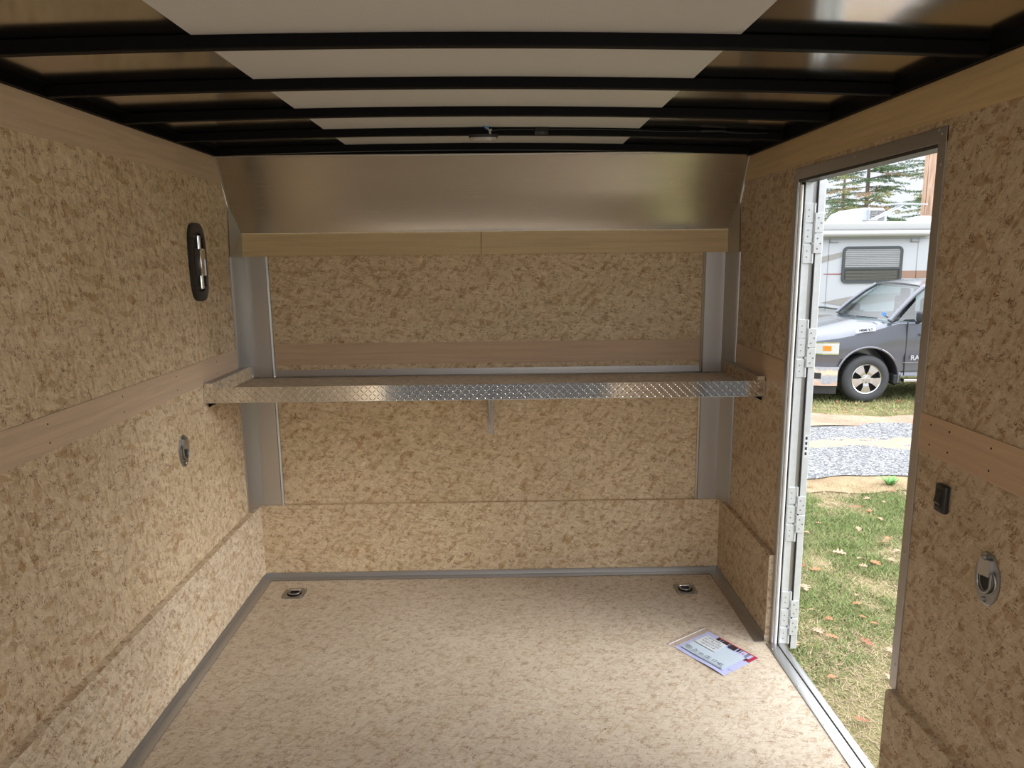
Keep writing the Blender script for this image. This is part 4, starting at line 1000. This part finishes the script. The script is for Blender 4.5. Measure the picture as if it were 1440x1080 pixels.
rvp(MB().bbox(x0+.04, x1-.04, RY-.034, RY-.02, 1.275, 1.315, .005, 1), 'window_bar', 'frame_dark', win)
rvp(MB().box(x0+.05, x1-.05, RY-.027, RY-.025, z0+.05, z1-.05), 'pane', 'rv_glass', win)
def stripe(pts, mat, name='stripe'):
    rvp(MB().prism(pts, RY-.006, RY+.001, 'y'), name, mat)
stripe([(6.4, 1.15), (7.55, 1.43), (8.04, 1.57), (8.04, 1.69), (7.55, 1.58), (6.4, 1.32)], 'rv_grey')
stripe([(7.6, 1.165), (8.04, 1.155), (8.04, 1.185), (7.62, 1.182)], 'rv_red')
stripe([(9.46, 1.06), (14.5, .98), (14.5, 1.20), (9.46, 1.235)], 'rv_tan')
stripe([(7.60, .50), (8.1, .42), (8.75, .45), (9.5, .55), (9.5, .72), (8.75, .68), (8.3, .64), (7.95, .58)], 'rv_grey')
stripe([(6.4, .05), (9.4, .05), (9.4, .17), (8.2, .21), (6.4, .23)], 'rv_grey')
stripe([(6.4, -.35), (14.7, -.35), (14.7, -.1), (6.4, -.1)], 'rv_tan')
rvp(MB().tube([(6.6, RY-.02, .37), (7.60, RY-.06, .40), (7.85, RY-.08, .36), (8.6, RY-.05, .30)], .022, 6), 'lower_rail', 'frame_dark', smooth=1)
for x in (7.70, 9.81): rvp(MB().box(x-.006, x+.006, RY-.006, RY, .3, 2.0), 'panel_seam', 'rv_seam')
rvp(MB().box(6.4, 14.6, RY-.006, RY, 1.975, 1.985), 'panel_seam', 'rv_seam')
for x0_, x1_ in ((7.70, 7.92), (9.62, 9.83)): rvp(MB().bbox(x0_, x1_, RY-.03, RY, 1.90, 1.925, .008, 1).bbox(x0_, x0_+.03, RY-.03, RY, 1.90, 1.99, .008, 1), 'awning_bracket', 'rv_seam')
for x in (7.6, 12.6):
    w_ = rvp(MB().lathe([(.2, RY-.0), (.40, RY-.02), (.42, RY+.02), (.42, RY+.24), (.38, RY+.26), (.2, RY+.25)], (x, 0, RG+.42), 'y', 32), 'wheel', 'tyre', smooth=.6)
    rvp(MB().lathe([(.22, RY+.0), (.2, RY+.04), (0, RY-.02)], (x, 0, RG+.42), 'y', 24), 'hub', 'rim', w_)
# roof air conditioner, antenna, vent
ac = MB(); V = []; P = [(8.02, 2.37, .16), (8.06, 2.46, .10), (8.20, 2.60, .04), (8.42, 2.69, .0), (8.75, 2.73, 0), (9.20, 2.72, 0), (9.26, 2.62, .02), (9.27, 2.37, .02)]
for x, z, ins in P: V += [(x, RY+.45+ins, 2.36), (x, RY+.47+ins, z-.05 if z > 2.42 else z), (x, RY+.56+ins, z), (x, RY+1.15-ins, z), (x, RY+1.25-ins, 2.36)]
F = []
for i in range(len(P)-1):
    for j in range(4): F.append((i*5+j, (i+1)*5+j, (i+1)*5+j+1, i*5+j+1))
F += [tuple(range(5)), tuple((len(P)-1)*5+j for j in range(4, -1, -1))]
ac_ = rvp(ac.add(V, F), 'air_conditioner', 'rv_white', smooth=.5)
gr = MB()
for i in range(2):
    for j in range(5): gr.box(8.86+i*.18, 8.86+i*.18+.15, RY+.435, RY+.470, 2.42+j*.052, 2.42+j*.052+.034)
rvp(gr, 'grille_openings', 'rv_grey', ac_)
rvp(MB().box(8.80, 8.815, RY+.43, RY+.5, 2.37, 2.70), 'grille_frame', 'rv_white', ac_)
an2 = rvp(MB().tube([(8.78, RY+.30, 2.42), (9.45, RY+.30, 2.75)], .028, 6).tube([(8.84, RY+.22, 2.42), (9.50, RY+.22, 2.75)], .018, 6), 'antenna_mast', 'rv_white')
rvp(MB().tube([(8.95, RY+.25, 2.765), (9.25, RY+.25, 2.78), (9.55, RY+.25, 2.79), (10.1, RY+.25, 2.775)], [.012, .022, .03, .010], 6), 'antenna_boom', 'rv_white', an2)
rvp(MB().bbox(8.68, 8.92, RY+.2, RY+.5, 2.36, 2.44, .02, 2), 'antenna_base', 'rv_grey', an2)
rvp(MB().lathe([(.34, 2.37), (.33, 2.43), (.26, 2.49), (.14, 2.52), (0, 2.525)], (10.2, RY+.6, 0), 'z', 24), 'roof_vent', 'rv_white', smooth=.8)

# ------------------------------------------------------------------ utility pole
a = NM('weathered_pole_wood'); v = a.coord('Object', (14, 14, 1.1)); n = a.noise(v, 1.2, 6, .65, .5)
cr = a.noise(a.coord('Object', (22, 22, .5), off=(3, 3, 1)), 1, 3)
c = a.ramp(n, [(.3, (.36, .22, .15)), (.5, (.58, .38, .27)), (.68, (.70, .50, .37))]); M['pole'] = a.set(a.mix(a.ramp(cr, [(.60, (0, 0, 0)), (.63, (.8, .8, .8))]), c, (.14, .08, .05)), .85)
PYp = 21.0; kx = PYp/14
pp = MB(); g0 = zg(PYp)
pp.lathe([(.24, g0-.2), (.225, 2), (.215, 5), (.19, 10), (0, 10)], (12.35, PYp, 0), 'z', 20)
po_ = pp.build('utility_pole', 'pole', None, smooth=.8); tag(po_, 'tall reddish brown wooden utility pole behind the motorhome', 'pole')

# ------------------------------------------------------------------ conifers
M['bark'] = plain('conifer_bark', (.20, .16, .13), .9, var=.3)
M['needle'] = plain('spruce_needles', (.15, .22, .12), .7, var=.4, vs_=2.5, Specular_IOR_Level=.2)
M['needle_yel'] = plain('yellowish_needles', (.32, .34, .16), .7, var=.4, vs_=2.5, Specular_IOR_Level=.2)
M['needle_brown'] = plain('browning_needles', (.42, .31, .20), .7, var=.35, vs_=2.5, Specular_IOR_Level=.2)
def conifer(x, y, h, rad, seed, mats, label, z0=1.2, dens=.8, gap=.25, ns=(16, 30)):
    rr = random.Random(seed); g0 = zg(y)
    T_ = empty('conifer_tree', (x, y, g0), label, 'tree', 'conifers behind the motorhome')
    tr = MB(); tr.tube([(0, 0, -.1), (.05*rr.uniform(-1, 1), 0, h*.5), (0, 0, h)], [.11*h/10, .075*h/10, .01], 8)
    tr.build('trunk', 'bark', T_, smooth=1)
    br = MB(); sets = [[] for _ in mats]
    z = z0
    while z < h*.97:
        L = rad*(1-(z-z0)/(h-z0))**.75*rr.uniform(.75, 1.1)+.25
        for k in range(rr.randint(4, 6)):
            t = rr.random()*2*PI; c, s = math.cos(t), math.sin(t); el = rr.uniform(-.12, .28); l = L*rr.uniform(.6, 1.1)
            P = [Vector((c*l*u, s*l*u, z+l*(el*u-.22*u*u+.12*u**3))) for u in (0, .35, .7, 1)]
            br.tube(P, [.022, .015, .009, .004], 4, caps=False)
            mi = rr.choices(range(len(mats)), weights=[5, 2, 1][:len(mats)])[0]
            nseg = int(l/.13)
            for q in range(1, nseg+1):
                u = q/nseg
                if u < .2: continue
                b0 = Vector((c*l*u, s*l*u, z+l*(el*u-.22*u*u+.12*u**3)))
                for side in (-1, 1):
                    tl = (.5*(1.15-u)+.12)*min(1, l/1.6)*rr.uniform(.6, 1.2); ta = t+side*rr.uniform(.7, 1.15)
                    tip = b0+Vector((math.cos(ta)*tl, math.sin(ta)*tl, -tl*rr.uniform(.05, .4)))
                    for w_ in range(max(3, int(tl/.014*dens))):
                        f = rr.random(); cpt = b0+(tip-b0)*f; ln_ = rr.uniform(.06, .13)
                        dv = Vector((rr.uniform(-1, 1), rr.uniform(-1, 1), rr.uniform(-.5, .9))).normalized()*ln_
                        pv = dv.cross(Vector((rr.uniform(-1, 1), rr.uniform(-1, 1), rr.uniform(-1, 1)))).normalized()*.013
                        sets[mi].append((cpt-pv, cpt+pv, cpt+dv))
        z += gap*rr.uniform(.7, 1.3)
    br.build('branches', 'bark', T_)
    for mt, tris in zip(mats, sets):
        n = len(tris)
        if not n: continue
        A = np.array([[tuple(p) for p in t3] for t3 in tris]); me = bpy.data.meshes.new('needles'); me.vertices.add(3*n); me.vertices.foreach_set('co', A.ravel())
        me.loops.add(3*n); me.loops.foreach_set('vertex_index', np.arange(3*n, dtype=np.int32)); me.polygons.add(n); me.polygons.foreach_set('loop_start', np.arange(0, 3*n, 3, dtype=np.int32)); me.update(calc_edges=True)
        me.materials.append(M[mt]); o = bpy.data.objects.new('needles', me); COL.objects.link(o); o.parent = T_
    return T_
conifer(15.0, 30, 10.5, 2.7, 5, ['needle', 'needle_yel', 'needle_brown'], 'tall green spruce with the thicker bare trunk in the middle of the doorway view', 2.0)
conifer(16.35, 34.9, 9.6, 1.5, 9, ['needle', 'needle_yel'], 'slimmer spruce just left of the tall one, with a thin dark trunk', 2.2, .8)
conifer(21.2, 35.3, 12, 2.7, 14, ['needle', 'needle_yel'], 'green spruce mostly behind the wooden utility pole', 1.5)
conifer(11.75, 25.2, 4.9, 1.5, 21, ['needle_yel', 'needle', 'needle_brown'], 'low yellowish green conifer at the left of the doorway view', 1.0, 1.0, .3)
conifer(12.9, 35.2, 7.0, 1.9, 33, ['needle_brown', 'needle_yel'], 'browning conifer farthest left behind the open door edge', 1.0)
